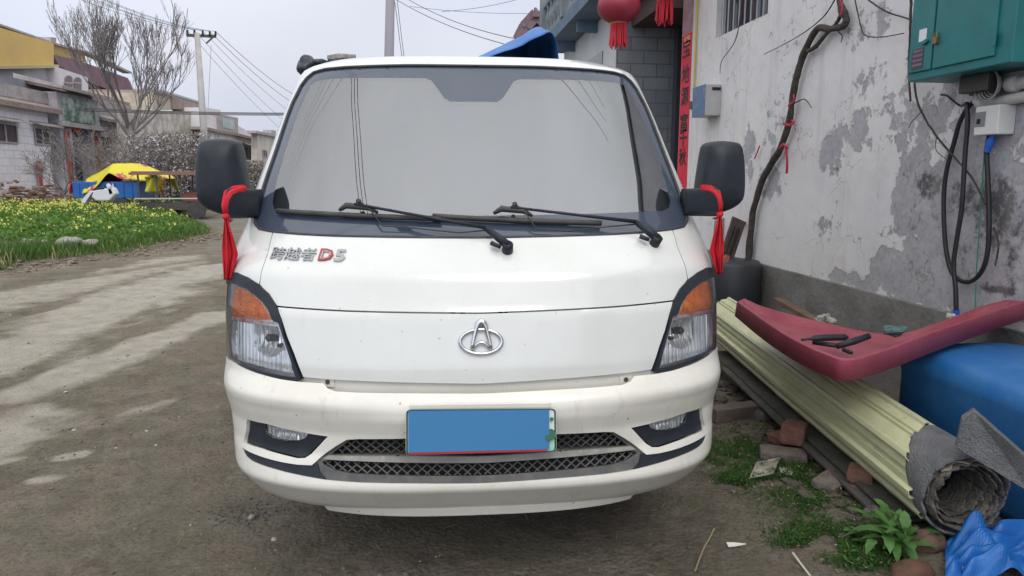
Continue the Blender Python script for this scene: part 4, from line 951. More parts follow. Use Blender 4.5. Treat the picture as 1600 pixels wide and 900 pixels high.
mb = MB(); mb.tube(curve([K(1552,206,WX-.05), K(1549,218,WX-.05), K(1545,230,WX-.05), K(1542,238,WX-.05)]), [.014]*6+[.02]*6+[.016]*6+[.012], 8); tag(fin('blue_tape', mb, mat('tape_blue2', (.02, .13, .55), .5), None, smooth=True), 'crumpled blue tape on the cable just under the breaker box', 'tape')
mb = MB(); mb.tube(curve([K(1538,235), K(1534,300), K(1530,360), K(1526,420), K(1524,480)]), .0035, 5); tag(fin('green_wire', mb, mat('wire_green', (.03, .25, .16), .5), None), 'thin green wire hanging down the peeling wall', 'cable')
for pts, lb in (([K(1470,148), K(1480,150), K(1500,165), K(1510,160)], 'short black wire from the left end of the conduit'), ([K(1515,148), K(1530,150), K(1545,160), K(1550,170)], 'short black wire entering the breaker box from above')):
    mb = MB(); mb.tube(curve(pts), .006, 6); tag(fin('short_wire', mb, cab_m, None), lb, 'cable')
mb = MB(); mb.box((WX-.14, 3.42, 1.84), (WX-.05, 3.62, 1.93)); tag(fin('junction_box', mb, M['steel'], None, bevel=.006), 'dark junction box tucked under the bottom of the teal cabinet', 'junction box')
# ---- old vine on the wall
bark = mat('bark', (.085, .07, .062), .9, c2=(.045, .037, .033), ns=14, bump=.9, bs=60)
vine = thing('climbing_vine', 'bare twisted brown vine climbing the white wall', 'vine', (WX-.1, 6.2, 0))
V_ = lambda x, y, d=.05: PX(x, y, WX-d)
def gnarl(pts, r0, r1, n=8, sd=0, amp=.35):
    c = curve(pts, 8); rr_ = []; o = []
    for i, p in enumerate(c):
        t = i/(len(c)-1); r_ = r0+(r1-r0)*t; rr_.append(r_*(1+amp*noise.noise(Vector((t*22, sd, 0))))); o.append(p+Vector((0, noise.noise(Vector((t*30, sd+3, 0))), noise.noise(Vector((t*30, sd+8, 0)))))*r_*.6)
    mb = MB(); mb.tube(o, rr_, n); return mb
fin('trunk', gnarl([V_(1158,470,.12), V_(1166,430,.10), V_(1170,400), V_(1173,360), V_(1180,318), V_(1192,280), V_(1212,245), V_(1226,215), V_(1234,185), V_(1238,155), V_(1245,120), V_(1252,95), V_(1262,70), V_(1278,45), V_(1300,45), V_(1318,40), V_(1322,28), V_(1316,15), V_(1312,-8), V_(1318,-70), V_(1300,-150)], .030, .023, 10, 1), bark, vine, smooth=True)
fin('branch', gnarl([V_(1262,80), V_(1275,72), V_(1292,52), V_(1308,35), V_(1314,20)], .018, .012, 6, 4), bark, vine, smooth=True)
for i, pts in enumerate(([V_(1304,0), V_(1285,28), V_(1245,58), V_(1194,85)], [V_(1236,165), V_(1256,155), V_(1268,168)], [V_(1160,0), V_(1150,60), V_(1128,95), V_(1125,115)], [V_(1310,50), V_(1316,56), V_(1314,66)])):
    fin('shoot', gnarl(pts, .006, .003, 5, i), bark, vine, smooth=True)
v2 = thing('climbing_vine', 'thin dry vine stems trailing down past the left side of the teal cabinet', 'vine', (WX-.05, 4.2, .9))
for i, (pts, r_) in enumerate((([V_(1335,-5), V_(1345,40), V_(1352,55), V_(1375,58), V_(1412,52)], .005), ([V_(1350,-5), V_(1385,18), V_(1425,32), V_(1434,48)], .006), ([V_(1424,-5), V_(1422,60), V_(1420,110), V_(1423,158)], .009), ([V_(1429,90), V_(1430,140), V_(1440,175), V_(1465,215), V_(1495,250), V_(1520,280), V_(1540,320)], .007), ([V_(1442,172), V_(1425,190), V_(1420,200)], .003), ([V_(1463,215), V_(1463,235), V_(1480,250)], .003), ([V_(1553,355), V_(1560,380), V_(1558,400), V_(1555,415)], .006))):
    fin('stem', gnarl(pts, r_, r_*.7, 5, i+9), bark, v2, smooth=True)
rt_ = mat('red_twine', (.45, .03, .05), .8)
for nm, pts, r_, lb in (('red_ribbon', [V_(1228,228,.10), V_(1229,240,.10), V_(1230,255,.10), V_(1229,271,.09)], .011, 'red cloth tail hanging from the vine beside the mirror'), ('red_ribbon', [V_(1224,193,.10), V_(1233,196,.11), V_(1240,191,.10), V_(1238,188,.09)], .012, 'red tie knotted round the middle of the vine'), ('red_ribbon', [V_(1232,165,.09), V_(1240,158,.11), V_(1240,148,.11)], .012, 'red strip wrapped round the vine above the knot'), ('red_ribbon', [V_(1187,228,.03), V_(1183,238,.03), V_(1179,248,.03)], .010, 'small red scrap on the wall left of the vine'), ('red_ribbon', [V_(1313,-2,.10), V_(1316,14,.10), V_(1312,26,.10)], .010, 'faded red strip near the top of the vine'), ('red_ribbon', [V_(1218,232,.12), V_(1224,226,.12), V_(1230,231,.12)], .013, 'red loop tied round the vine where the cloth tail hangs')):
    mb = MB(); mb.tube(curve(pts, 4), r_, 6, flat=.5); tag(fin(nm, mb, rt_, None, smooth=True), lb, 'ribbon', 'red ties on the vine')
# ---- planks and dark sheet leaning by the plinth behind the truck's mirror
oldwood = mat('old_wood', (.10, .07, .06), .85, c2=(.05, .035, .03), ns=6, bump=.5, bs=30, stretch=(1, 1, .2))
def QY(x, y, Y): return PY(x, y, Y)
pl = thing('crate_panel', 'dark old slatted wooden panel leaning on the wall behind the truck mirror', 'panel', QY(1140, 470, 6.3))
a, b_, c_, d = QY(1146,338,6.4), QY(1166,347,6.4), QY(1136,436,6.2), QY(1117,428,6.2); mb = MB(); mb.prism([a, b_, c_, d], (0, .03, 0)); fin('board', mb, oldwood, pl, bevel=.004)
for t in (.25, .6):
    mb = MB(); p0, p1 = d.lerp(c_, t), a.lerp(b_, t); mb.bar(p0.lerp(p1, .12)+Vector((0, -.008, 0)), p0.lerp(p1, .85)+Vector((0, -.008, 0)), .02, .015); fin('slot', mb, M['blackm'], pl)
mb = MB(); mb.box((0,0,0),(1,1,1)); mb = MB(); mb.prism([QY(1118,345,6.9), QY(1148,335,6.9), QY(1130,420,6.9), QY(1112,425,6.9)], (0, .03, 0)); tag(fin('plywood_sheet', mb, mat('plywood', (.34, .28, .23), .8, c2=(.25, .2, .17), ns=5), None), 'pale brown plywood sheet leaning behind the dark panel', 'board')
mb = MB(); bc = QY(1140, 440, 6.0); bz = .75
mb.tube([(bc.x+.03, 6.05, 0), (bc.x+.03, 6.05, .05), (bc.x+.03, 6.05, .3), (bc.x+.03, 6.05, .62), (bc.x+.03, 6.05, .65)], [.24, .26, .27, .26, .24], 28); tag(fin('oil_drum', mb, mat('drum', (.022, .03, .045), .5, c2=(.04, .035, .035), ns=6), None, smooth=True, bevel=0), 'dark blue-black drum standing between the truck and the wall', 'drum')
mb = MB(); mb.prism([QY(1120,415,5.9), QY(1135,398,5.9), QY(1141,400,5.9), QY(1137,412,5.9), QY(1124,422,5.9)], (0, .02, 0)); tag(fin('orange_scrap', mb, mat('scrap', (.4, .13, .08), .7), None), 'small faded orange scrap stuck on the dark drum', 'scrap')
a, b_ = PX(1215, 466, 2.85), PX(1285, 505, 2.7)
mb = MB(); mb.bar(PX(1214,468,2.80), PX(1300,515,2.62), .07, .035); tag(fin('wood_plank', mb, mat('brown_wood', (.20, .12, .085), .8, c2=(.11, .07, .05), ns=5, bump=.4, bs=20), None, bevel=.003), 'short brown plank leaning against the grey plinth above the maroon panel', 'plank')
# ---- maroon moulded panel
TZ = .62
mar = mat('maroon_plastic', (.33, .065, .095), .5, c2=(.25, .045, .07), ns=4, bump=.1, bs=12)
NEAR = [PZ(1152,471,.68), PZ(1192,500,.67), PZ(1240,530,.655), PZ(1290,553,.645), PZ(1327,562,.64), PZ(1380,548,.66), PZ(1450,522,.69), PZ(1530,495,.73), PX(1604,470,2.93)]
FARR = [PZ(1163,466,.68), PZ(1190,478,.65), PZ(1240,492,.60), PZ(1300,506,.57), PZ(1345,516,.55), PZ(1400,522,.56), PZ(1455,508,.62), PX(1530,480,2.93), PX(1575,468,2.95)]
def ruled(Ps, t):
    c = t*(len(Ps)-1); i = min(int(c), len(Ps)-2); f = c-i
    a, b_, c_, d = Ps[max(i-1, 0)], Ps[i], Ps[i+1], Ps[min(i+2, len(Ps)-1)]
    return .5*((2*b_)+(c_-a)*f+(2*a-5*b_+4*c_-d)*f*f+(3*b_-a-3*c_+d)*f**3)
def tray(u, v): return ruled(NEAR, u).lerp(ruled(FARR, u), v)
panel = thing('moulded_panel', 'maroon plastic moulded panel lying across the rolled sheeting and the blue tank', 'panel', (2.2, 3.2, .55))
NU, NV = 70, 30; prof = [(-.004, -.095), (0.0, -.012), (.012, .0), (.045, .0), (.06, -.014), (.085, -.038)]
mb = MB()
def tp(i, j):
    u, v = i/NU, j/NV
    p = tray(u, v); w_ = (ruled(NEAR, u)-ruled(FARR, u)).length; e = min(v*w_, (1-v)*w_, u*2.2+.0, (1-u)*2.2)
    dz = np.interp(e, [0, .012, .05, .075, .10, .3], [-.004, .0, .0, -.014, -.045, -.05]); dz += .012*math.exp(-((v-.5)/.10)**2)*(e > .1)
    return p+Vector((0, 0, float(dz)))
G_ = [[tp(i, j) for i in range(NU+1)] for j in range(NV+1)]
mb.add([p for r_ in G_ for p in r_], [(j*(NU+1)+i, j*(NU+1)+i+1, (j+1)*(NU+1)+i+1, (j+1)*(NU+1)+i) for j in range(NV) for i in range(NU)])
bd = [(i, 0) for i in range(NU+1)]+[(NU, j) for j in range(1, NV+1)]+[(i, NV) for i in range(NU-1, -1, -1)]+[(0, j) for j in range(NV-1, 0, -1)]
cen3 = tray(.5, .5); n_ = len(bd); rim = [G_[j][i] for i, j in bd]; low = []
for p in rim:
    o_ = (p-cen3); o_.z = 0; o_.normalize(); low.append(p+o_*.012+Vector((0, 0, -.085)))
bs_ = mb.add(rim+low, [(i, i+n_, (i+1) % n_+n_, (i+1) % n_) for i in range(n_)])
mb.sharp = [(bs_+i, bs_+(i+1) % n_) for i in range(n_)]
fin('tray', mb, dirty(mar, (.30, .20, .18), 1.2), panel, smooth=True, solid=.004)
mb = MB(); w1 = [PZ(1255,531,TZ+.03), PZ(1330,527,TZ+.035), PZ(1305,540,TZ+.03)]
mb.tube(curve([PZ(1252,531,TZ+.02), PZ(1285,528,TZ+.03), PZ(1325,527,TZ+.03)]), [.006]*4+[.016]*8+[.006], 6); mb.tube([PZ(1308,541,TZ+.0), PZ(1335,533,TZ+.02), PZ(1358,525,TZ+.04)], [.015, .018, .015], 6); mb.tube([PZ(1270,535,TZ), PZ(1312,541,TZ)], .011, 5); mb.tube([PZ(1318,546,TZ), PZ(1330,551,TZ)], .010, 5)
tag(fin('wiper_scrap', mb, M['black'], None, smooth=True), 'broken black wiper arm lying in the maroon panel', 'wiper')
mb = MB(); p = PZ(1397, 517, TZ+.01); mb.rock(p, .045, 6, .5, 3, (1.3, 1, .5)); tag(fin('cloth_scrap', mb, mat('teal_cloth', (.10, .19, .19), .8, c2=(.04, .08, .09), ns=25), None), 'crumpled green grey cloth on the far edge of the maroon panel', 'cloth')
mb = MB()
for k in range(9): mb.rock(PX(1290+rn.uniform(-10, 12), 497+rn.uniform(-6, 8), 2.64), .018+.014*rn.random(), k, .5, 2)
tag(fin('foam_scrap', mb, mat('white_scrap', (.45, .44, .41), .8, c2=(.3, .28, .25), ns=30), None, smooth=False), 'crumpled whitish lump at the foot of the brown plank', 'scrap')
mb = MB(); mb.rock(PX(1487, 494, 2.86), .022, 2, .4, 2, (1, 1.6, .7)); tag(fin('foam_crumb', mb, mat('white_crumb', (.5, .48, .44), .8), None), 'small pale crumb where the cable meets the maroon panel', 'scrap')
# ---- blue tank
tank = MB(); secs = [(0.0, 2.34, .02), (.05, 2.32, 0), (.44, 2.32, 0), (.47, 2.31, 0), (.50, 2.31, 0), (.545, 2.325, 0), (.57, 2.35, 0), (.582, 2.39, 0), (.586, 2.45, 0)]
def rsec(z, xl, y0, y1, xr, r_=.12, n=6):
    o = []
    for cx2, cy2, a0 in ((xl+r_, y0+r_, 180), (xr-r_, y0+r_, 270), (xr-r_, y1-r_, 0), (xl+r_, y1-r_, 90)):
        for k in range(n+1): a = R(a0+90*k/n); o.append(Vector((cx2+r_*math.cos(a), cy2+r_*math.sin(a), z)))
    return o
RS = []
for z, xl, _ in secs:
    ins = max(0, (z-.50))*1.3; RS.append(rsec(z, xl, 1.75+ins, 3.22-ins, 2.93-ins*.5))
m_ = len(RS[0])
for r_ in RS: tank.v.extend(tuple(v) for v in r_)
for j in range(len(RS)-1):
    for i in range(m_): tank.f.append((j*m_+i, j*m_+(i+1) % m_, (j+1)*m_+(i+1) % m_, (j+1)*m_+i)); tank.m.append(0)
tank.f.append(tuple((len(RS)-1)*m_+i for i in range(m_))); tank.m.append(0); tank.f.append(tuple(range(m_-1, -1, -1))); tank.m.append(0)
tag(fin('blue_tank', tank, mat('blue_plastic', (.010, .125, .38), .55, c2=(.03, .16, .40), ns=6, bump=.25, bs=14), None, smooth=True), 'large blue plastic tank between the rolled sheeting and the wall', 'tank')
# ---- roll of cream sheeting
E0, E1 = Vector((1.98, 2.27, .215)), Vector((2.20, 4.95, .34)); RL = .160
ax = (E1-E0).normalized(); sx_ = ax.cross(Vector((0, 0, 1))).normalized(); sy_ = sx_.cross(ax)
def rp(a, r_, t): return E0.lerp(E1, t)+(sx_*math.cos(a)+sy_*math.sin(a))*r_
roll = thing('sheeting_roll', 'roll of cream ribbed metal sheeting with grey felt inside lying on bricks', 'roll', (2.05, 3.5, 0))
cream = mat('cream_enamel', (.57, .575, .36), .42, c2=(.47, .475, .30), ns=5, bump=.08, bs=9, lo=.4, hi=.75)
nt = cream.node_tree
def ribr(a):
    d = math.degrees(a) % 360; r_ = RL
    for c_, w_, h in ((28, 3, .010), (52, 2, -.006), (60, 2, -.006), (86, 3, .010), (112, 2, -.007), (120, 2, -.007), (146, 3.2, .014), (166, 3, -.010), (186, 4, .016), (215, 4, .010), (260, 4, .01), (310, 4, .01), (345, 3, .01)):
        r_ += 1.35*h*max(0, 1-max(0, abs(d-c_)-w_)/1.8)
    return r_
mb = MB(); NA, NT = 400, 40
def cutt(an):
    return float(np.interp(math.degrees(an) % 360, [0, 60, 90, 130, 180, 210, 270, 320, 360], [.10, .112, .105, .07, .022, .012, .012, .05, .10]))
def creamp(a, t):
    an = 2*math.pi*a; c_t = cutt(an); tt = c_t+t*(1-c_t); r_ = ribr(an)*(1+.012*math.sin(t*9+an))+.0025*noise.noise(Vector((t*40, an*3, 0)))
    if an > math.pi: tt += .0
    return rp(an, r_, tt)
mb.grid(NA, NT, creamp); fin('cream_sheet', mb, dirty(cream, (.20, .17, .12), 1.3), roll, smooth=False, solid=.003)
felt = mat('grey_felt', (.13, .135, .145), .95, c2=(.20, .20, .21), ns=10, bump=.9, bs=120); feltd = mat('felt_edge', (.075, .068, .06), .95, c2=(.17, .155, .13), ns=12, bump=1, bs=60)
mb = MB()
def feltp(a, t):
    an = 2*math.pi*a; fl = math.exp(-((an-R(62))/.8)**2); t0 = .0-.0*fl-.010*fl
    r_ = RL-.012*(t > .93)-.001+.004*noise.noise(Vector((an*2, t*3, 5)))+.010*(1-t)*fl
    return rp(an, r_, t0+(cutt(an)+.012-t0)*t+(0.006*noise.noise(Vector((an*5, 0, 3))))*(1-t))
mb.grid(90, 12, feltp); fin('felt_cover', mb, felt, roll, smooth=True, solid=.009)
for k, (r0, t0) in enumerate(((.142, .004), (.134, -.006), (.127, .008), (.116, .0), (.105, .012))):
    mb = MB()
    def lay(a, t, r0=r0, t0=t0, k=k):
        an = 2*math.pi*a; rr_ = r0-.010*a+.006*noise.noise(Vector((math.cos(an)*2.5, math.sin(an)*2.5, k*3)))+.003*noise.noise(Vector((math.cos(an)*9, math.sin(an)*9, k)))
        return rp(an, rr_*(1+.0*t), t0+.010*noise.noise(Vector((math.cos(an)*5, math.sin(an)*5, k*7)))*(1-t)+t*.07)
    mb.grid(90, 6, lay); fin('felt_layer', mb, feltd, roll, smooth=True, solid=.0065)
mb = MB(); mb.grid(40, 4, lambda a, t: rp(R(40)+R(95)*a, .140+.004*math.sin(a*20), .0-.010*noise.noise(Vector((a*6, 0, 0)))+t*.02)); fin('pale_foam_strip', mb, mat('foam', (.42, .38, .30), .9, c2=(.25, .2, .15), ns=30), roll, solid=.004)
mb = MB(); mb.tube([rp(0, 0, .18), rp(0, 0, .19)], .11, 24); fin('inner_core', mb, M['blackm'], roll)
# sheets and slabs under and beside it
dk = mat('dirty_sheet', (.07, .07, .068), .8, c2=(.14, .13, .11), ns=7, bump=.4, bs=30)
def under(off, zz, ln, lb, nm='flat_sheet'):
    a = E0.lerp(E1, .06)+Vector((-off, 0, 0)); b2 = E0.lerp(E1, ln)+Vector((-off, 0, 0)); mb = MB()
    mb.prism([(a.x, a.y, zz), (a.x+.30, a.y+.02, zz), (b2.x+.30, b2.y, zz+.09), (b2.x, b2.y, zz+.09)], (0, 0, .012)); tag(fin(nm, mb, dk, None), lb, 'sheet', 'flat sheets stacked under the roll')
under(.175, .055, .92, 'upper thin dark sheet lying directly under the cream roll'); under(.215, .028, .80, 'lower dirty grey sheet lying on the soil under the cream roll')
mb = MB(); mb.prism([PY(1503,655,2.25), PY(1522,642,2.25), PY(1612,722,2.02), PY(1612,772,2.02), PY(1560,740,2.12), PY(1493,700,2.25)], (.03, .04, 0)); tag(fin('felt_slab', mb, felt, None, bevel=.003), 'grey felt-faced slab leaning on the blue tank behind the open roll end', 'slab')
# bricks, stones
brick_m = mat('old_brick', (.25, .12, .085), .9, c2=(.15, .085, .065), ns=9, bump=.7, bs=40); brick_g = mat('grey_brick', (.20, .17, .15), .9, c2=(.12, .10, .09), ns=9, bump=.7, bs=40)
def brick(px_, py_, z, rz_, label, m=None, sz=(.22, .11, .055), tilt=0, Y=None):
    p = PZ(px_, py_, z); Mx = Matrix.Translation(p) @ Matrix.Rotation(rz_, 4, 'Z') @ Matrix.Rotation(tilt, 4, 'X'); mb = MB(); import bmesh
    l, w_, h = sz; nx_, ny_, nz_ = 8, 5, 3
    bm = bmesh.new(); bmesh.ops.create_cube(bm, size=1); bmesh.ops.subdivide_edges(bm, edges=bm.edges, cuts=4, use_grid_fill=True)
    vs = []
    for v in bm.verts:
        c = Vector((v.co.x*l, v.co.y*w_, v.co.z*h)); k = noise.noise(c*20+Vector((px_, py_, 0)))*.008; cc = (abs(v.co.x) > .49)+(abs(v.co.y) > .49)+(abs(v.co.z) > .49)
        c += v.co.normalized()*(k-(.006 if cc > 1 else 0)-(.006 if cc > 2 else 0)); vs.append(Mx @ (c+Vector((0, 0, h/2))))
    mb.add(vs, [tuple(v.index for v in f.verts) for f in bm.faces]); bm.free()
    tag(fin('brick', mb, m or brick_m, None), label, 'brick', 'loose bricks beside the roll')
brick(1232, 690, .0, .3, 'broken reddish brick at the bottom of the pile near the truck'); brick(1240, 690, .058, .9, 'chunky reddish brick standing on top of the nearest pile', sz=(.13, .12, .10)); brick(1222, 718, 0, -.4, 'dirty grey brick lying in front of the nearest pile', brick_g); brick(1285, 712, .0, .2, 'grey brown brick half under the roll beside the pile', brick_g)
brick(1345, 752, .06, .8, 'pinkish brick end propping the roll in the middle', sz=(.10, .11, .07)); brick(1352, 775, .0, .7, 'red brick beneath the pinkish one propping the roll', sz=(.14, .11, .06)); brick(1250, 660, 0, 1.2, 'dark brick at the far side of the pile by the truck', brick_g); brick(1300, 760, 0, .6, 'soil-covered grey brick in the grass edge', brick_g, tilt=.15); brick(1380, 805, -.01, .7, 'flat grey brick lying beside the weed under the roll', brick_g); brick(1195, 655, 0, .3, 'small dark stone-like brick at the end of the timber', brick_g, sz=(.12, .1, .06))
mb = MB(); mb.bar(PZ(1112, 648, .04), PZ(1192, 638, .04), .10, .08); tag(fin('timber', mb, mat('timber_grey', (.17, .13, .11), .9, c2=(.10, .08, .07), ns=8, bump=.5, bs=25), None, bevel=.006), 'weathered grey timber lying on the soil beside the truck bumper', 'timber')
mb = MB(); p = PZ(1545, 848, .045); mb.rock(p, .048, 9, .3, 3, (1, .9, .85)); tag(fin('rough_stone', mb, mat('grey_stone', (.22, .21, .21), .95, c2=(.13, .125, .13), ns=30, bump=1, bs=80), None), 'rough grey stone in front of the open end of the roll', 'stone')
mb = MB(); p = PZ(1425, 895, .03); mb.rock(p, .066, 12, .18, 3, (1.1, .8, .6)); tag(fin('brown_stone', mb, mat('brown_stone', (.12, .055, .03), .7, c2=(.07, .035, .02), ns=12), None, smooth=True), 'smooth reddish brown stone at the foot of the leafy weed', 'stone')
mb = MB(); p = PZ(1442, 845, .03); mb.rock(p, .07, 15, .25, 3, (1.2, .8, .6)); tag(fin('brown_stone', mb, mat('brown_stone2', (.15, .08, .055), .85, c2=(.08, .05, .04), ns=12), None, smooth=True), 'dull brown stone half hidden behind the leafy weed', 'stone')
# rubble under the roll (uncountable)
mb = MB()
for k in range(260):
    t = rn.random(); c = E0.lerp(E1, t*.95); x, y = c.x-.12-rn.random()*.30, c.y+rn.uniform(-.1, .1); r_ = .008+.03*rn.random()**2; mb.rock((x, y, gh(x, y)+r_*.4), r_, k, .4, 1, (1, 1, .6))
tag(fin('soil_rubble', mb, mat('rubble_dark', (.12, .10, .085), .95, c2=(.07, .06, .05), ns=15), None, origin=(1.9, 3, 0)), 'crumbled brick and soil along the foot of the roll', 'rubble', kind='stuff')
# blue tarpaulin scrap
T0_ = PZ(1470, 895, 0)
mb = MB()
def tq(a, b2):
    p = PZ(1476+a*170, 915-b2*62+a*(-12)*b2, 0); h = .03+.055*abs(noise.noise(Vector((a*4, b2*4, 2))))*2+.05*math.exp(-((a-.55+b2*.35)/.12)**2)+.06*a*b2
    return Vector((p.x, p.y, h*min(1, 6*min(a+.08, 1))*(1 if b2 > .02 else .6)))
mb.grid(40, 30, tq); tag(fin('tarpaulin_scrap', mb, mat('tarp_blue', (.02, .16, .50), .45, c2=(.015, .12, .42), ns=8), None, smooth=False, solid=.002), 'crumpled bright blue tarpaulin on the ground in the near right corner', 'tarpaulin')
# litter
mb = MB(); p = PZ(1147, 852, .012); mb.prism([p+Vector((-.028, -.012, 0)), p+Vector((.0, -.010, 0)), p+Vector((.048, .0, 0)), p+Vector((.0, .008, .004)), p+Vector((-.026, .012, .004))], (0, 0, .004)); tag(fin('paper_scrap', mb, mat('paper_white', (.70, .68, .64), .8), None), 'small white paper scrap on bare soil in front of the bumper', 'litter')
mb = MB(); mb.grid(8, 6, lambda a, b2: PZ(1170+38*a+b2*12, 748-26*b2-8*a, .02+.02*noise.noise(Vector((a*3, b2*3, 1)))+.01)); tag(fin('plastic_bag', mb, mat('bag_film', (.45, .42, .36), .4, c2=(.25, .22, .18), ns=25), None, smooth=False, solid=.002), 'crumpled dirty plastic bag on the grass beside the bricks', 'litter')
mb = MB(); mb.grid(5, 4, lambda a, b2: PZ(1218+20*a, 738-9*b2+5*a, .02+.01*noise.noise(Vector((a*5, b2*5, 4))))); tag(fin('plastic_scrap', mb, mat('film_white', (.6, .6, .57), .5), None, solid=.002), 'small white plastic scrap right of the dirty bag', 'litter')
mb = MB(); mb.tube([PZ(1239,864,.03), PZ(1252,882,.018), PZ(1266,900,.012)], .0042, 6); tag(fin('pale_stick', mb, mat('stick_pale', (.55, .50, .42), .8), None), 'pale straight stick pointing out of the grass at the near edge', 'stick')
mb = MB(); mb.tube(curve([PZ(1116,826,.03), PZ(1108,842,.02), PZ(1098,860,.015), PZ(1086,892,.012)]), .0032, 5); tag(fin('brown_twig', mb, M['drygrass'], None), 'thin brown twig lying below the truck bumper corner', 'stick')
# grass patches and weeds on the right
mb = MB()
for k in range(26000):
    c = rn.choice(((1265,765,.22,.20),(1290,800,.20,.17),(1240,740,.15,.16),(1180,700,.12,.2),(1120,710,.12,.25),(1180,740,.10,.1),(1285,840,.17,.09),(1320,860,.15,.10),(1260,855,.10,.06),(1150,755,.08,.08),(1350,870,.12,.08)))
    p = PZ(c[0], c[1]); x, y = p.x+rn.gauss(0, c[2]*.55), p.y+rn.gauss(0, c[3]*.6)
    if fbm(x, y, 5) < -.1+.25*rn.random()-.1 or x > 1.95: continue
    mb.mi = 1 if rn.random() < .05 else 0; h = .012+.035*rn.random()**1.5; a = rn.random()*6.28
    if rn.random() < .6:
        c3 = Vector((x, y, gh(x, y)+.004+h*.6*rn.random())); leaf(mb, c3, Vector((math.cos(a), math.sin(a), .35)).normalized(), Vector((0, 0, 1)), .012+.012*rn.random(), .007)
    else: blade(mb, x, y, gh(x, y)+.003, h, .0028, h*.7, a)
tag(fin('ground_weeds', mb, [leaf_mat('weed_green', (.025, .075, .012), (.065, .15, .03), 12), M['drygrass']], None, origin=(1.6, 2.8, 0)), 'low dark green grass and chickweed on the soil right of the truck', 'grass', kind='stuff')
weedm = leaf_mat('weed_leaf', (.06, .15, .035), (.12, .25, .07), 18)
def bigleaf(mb, c, az, el, l, w_, droop=.5):
    d = Vector((math.cos(az)*math.cos(el), math.sin(az)*math.cos(el), math.sin(el))); s_ = d.cross(Vector((0, 0, 1))).normalized(); n = 10; vs = []
    for i in range(n+1):
        t = i/n; q = c+d*l*t+Vector((0, 0, -droop*l*t*t)); wd_ = w_*math.sin(math.pi*min(1, t*.93+.07))**.75*(.35+.65*min(1, t*2.2))*(1+.12*math.sin(t*40)); vs += [q-s_*wd_/2+Vector((0, 0, .10*wd_)), q, q+s_*wd_/2+Vector((0, 0, .10*wd_))]
    mb.add(vs, [(i*3+k, i*3+k+1, i*3+k+4, i*3+k+3) for i in range(n) for k in range(2)])
p = PZ(1395, 862, 0); wd = thing('leafy_weed', 'bright green broad-leaved weed growing beside the roll in the foreground', 'weed', p)
mb = MB(); mb.tube([p, p+Vector((.01, .01, .06)), p+Vector((.025, .02, .14))], [.006, .005, .003], 6); fin('stem', mb, weedm, wd)
mb = MB()
for k in range(60):
    a = rn.random()*6.28; bigleaf(mb, p+Vector((rn.gauss(0, .05), rn.gauss(0, .035), .0+.10*rn.random())), a, R(rn.uniform(5, 60)), rn.uniform(.09, .18), rn.uniform(.026, .046), rn.uniform(.2, .7))
for x, y, l in ((1410,780,.15), (1380,800,.10), (1345,860,.11), (1445,815,.09)):
    t = PZ(x, y, .16); c = p+Vector((.01, .01, .05)); dv = t-c; bigleaf(mb, c, math.atan2(dv.y, dv.x), R(55), l, .034, .25)
fin('leaves', mb, weedm, wd, smooth=True)
for (x, y, n_, s_, lb) in ((1330,880,26,.6,'small leafy weed in the near grass left of the large weed'), (1190,670,10,.8,'pale young shoot growing beside the brick pile')):
    p = PZ(x, y, 0); mb = MB()
    for k in range(n_): bigleaf(mb, p+Vector((rn.gauss(0, .03), rn.gauss(0, .025), .03*rn.random())), rn.random()*6.28, R(rn.uniform(15, 80)), rn.uniform(.04, .08)*s_, rn.uniform(.010, .018)*s_, .4)
    tag(fin('small_weed', mb, weedm, None, smooth=True), lb, 'weed')
# ================================================================== buildings beyond the gateway on the right
grn = brick_mat('grey_block', (.24, .26, .28), (.19, .21, .23), (.13, .14, .15), .36, .17, .008, axis='X')
nb = thing('neighbour_house', 'white house with a railed upper balcony and a grey block corner beyond the gateway', 'house', (2.9, 12, 0))
mb = MB(); mb.box((2.52, 9.5, 0), (3.9, 9.8, 4.2)); fin('block_pier', mb, grn, nb)
whitew = mat('cool_white_wall', (.62, .64, .66), .85, c2=(.52, .54, .56), ns=2)
mb = MB(); mb.box((2.525, 9.81, 0), (6.5, 13.2, 3.65)); fin('wall', mb, whitew, nb)
mb = MB(); mb.box((2.518, 9.51, 0), (2.5195, 9.9, 4.1)); fin('corner_strip', mb, whitew, nb)
fasc = mat('blue_grey_slab', (.13, .20, .28), .8, c2=(.10, .15, .21), ns=3)
mb = MB(); mb.box((2.12, 9.2, 3.66), (6.5, 13.4, 3.84)); fin('balcony_slab', mb, fasc, nb)
for k in range(2):
    y = 10.6+k*1.6; mb = MB(); mb.box((2.22, y, 3.50), (2.52, y+.08, 3.659)); fin('bracket', mb, fasc, nb)
rail = mat('balustrade', (.25, .29, .31), .85, c2=(.17, .2, .22), ns=4)
mb = MB(); mb.box((2.14, 9.2, 4.40), (2.24, 13.4, 4.47)); mb.box((2.14, 9.2, 3.842), (2.24, 13.4, 3.90)); fin('rail', mb, rail, nb)
for k in range(12):
    y = 9.3+k*.33; mb = MB(); mb.tube([(2.19, y, 3.90), (2.19, y, 4.0), (2.19, y, 4.15), (2.19, y, 4.3), (2.19, y, 4.4)], [.045, .03, .065, .03, .045], 8); fin('baluster', mb, rail, nb)
for y in (9.25, 11.3, 13.3):
    mb = MB(); mb.box((2.10, y-.1, 3.843), (2.28, y+.1, 4.62)); fin('rail_post', mb, rail, nb)
for y0, y1 in ((10.25, 11.15),):
    mb = MB(); mb.box((2.515, y0, 1.9), (2.524, y1, 3.18)); fin('window', mb, mat('green_pane', (.02, .045, .04), .15), nb)
mb = MB(); mb.box((2.9, 9.9, 3.845), (6.5, 12.8, 6.0)); fin('upper_wall', mb, mat('upper_grey', (.30, .34, .37), .85, c2=(.22, .25, .28), ns=2), nb)
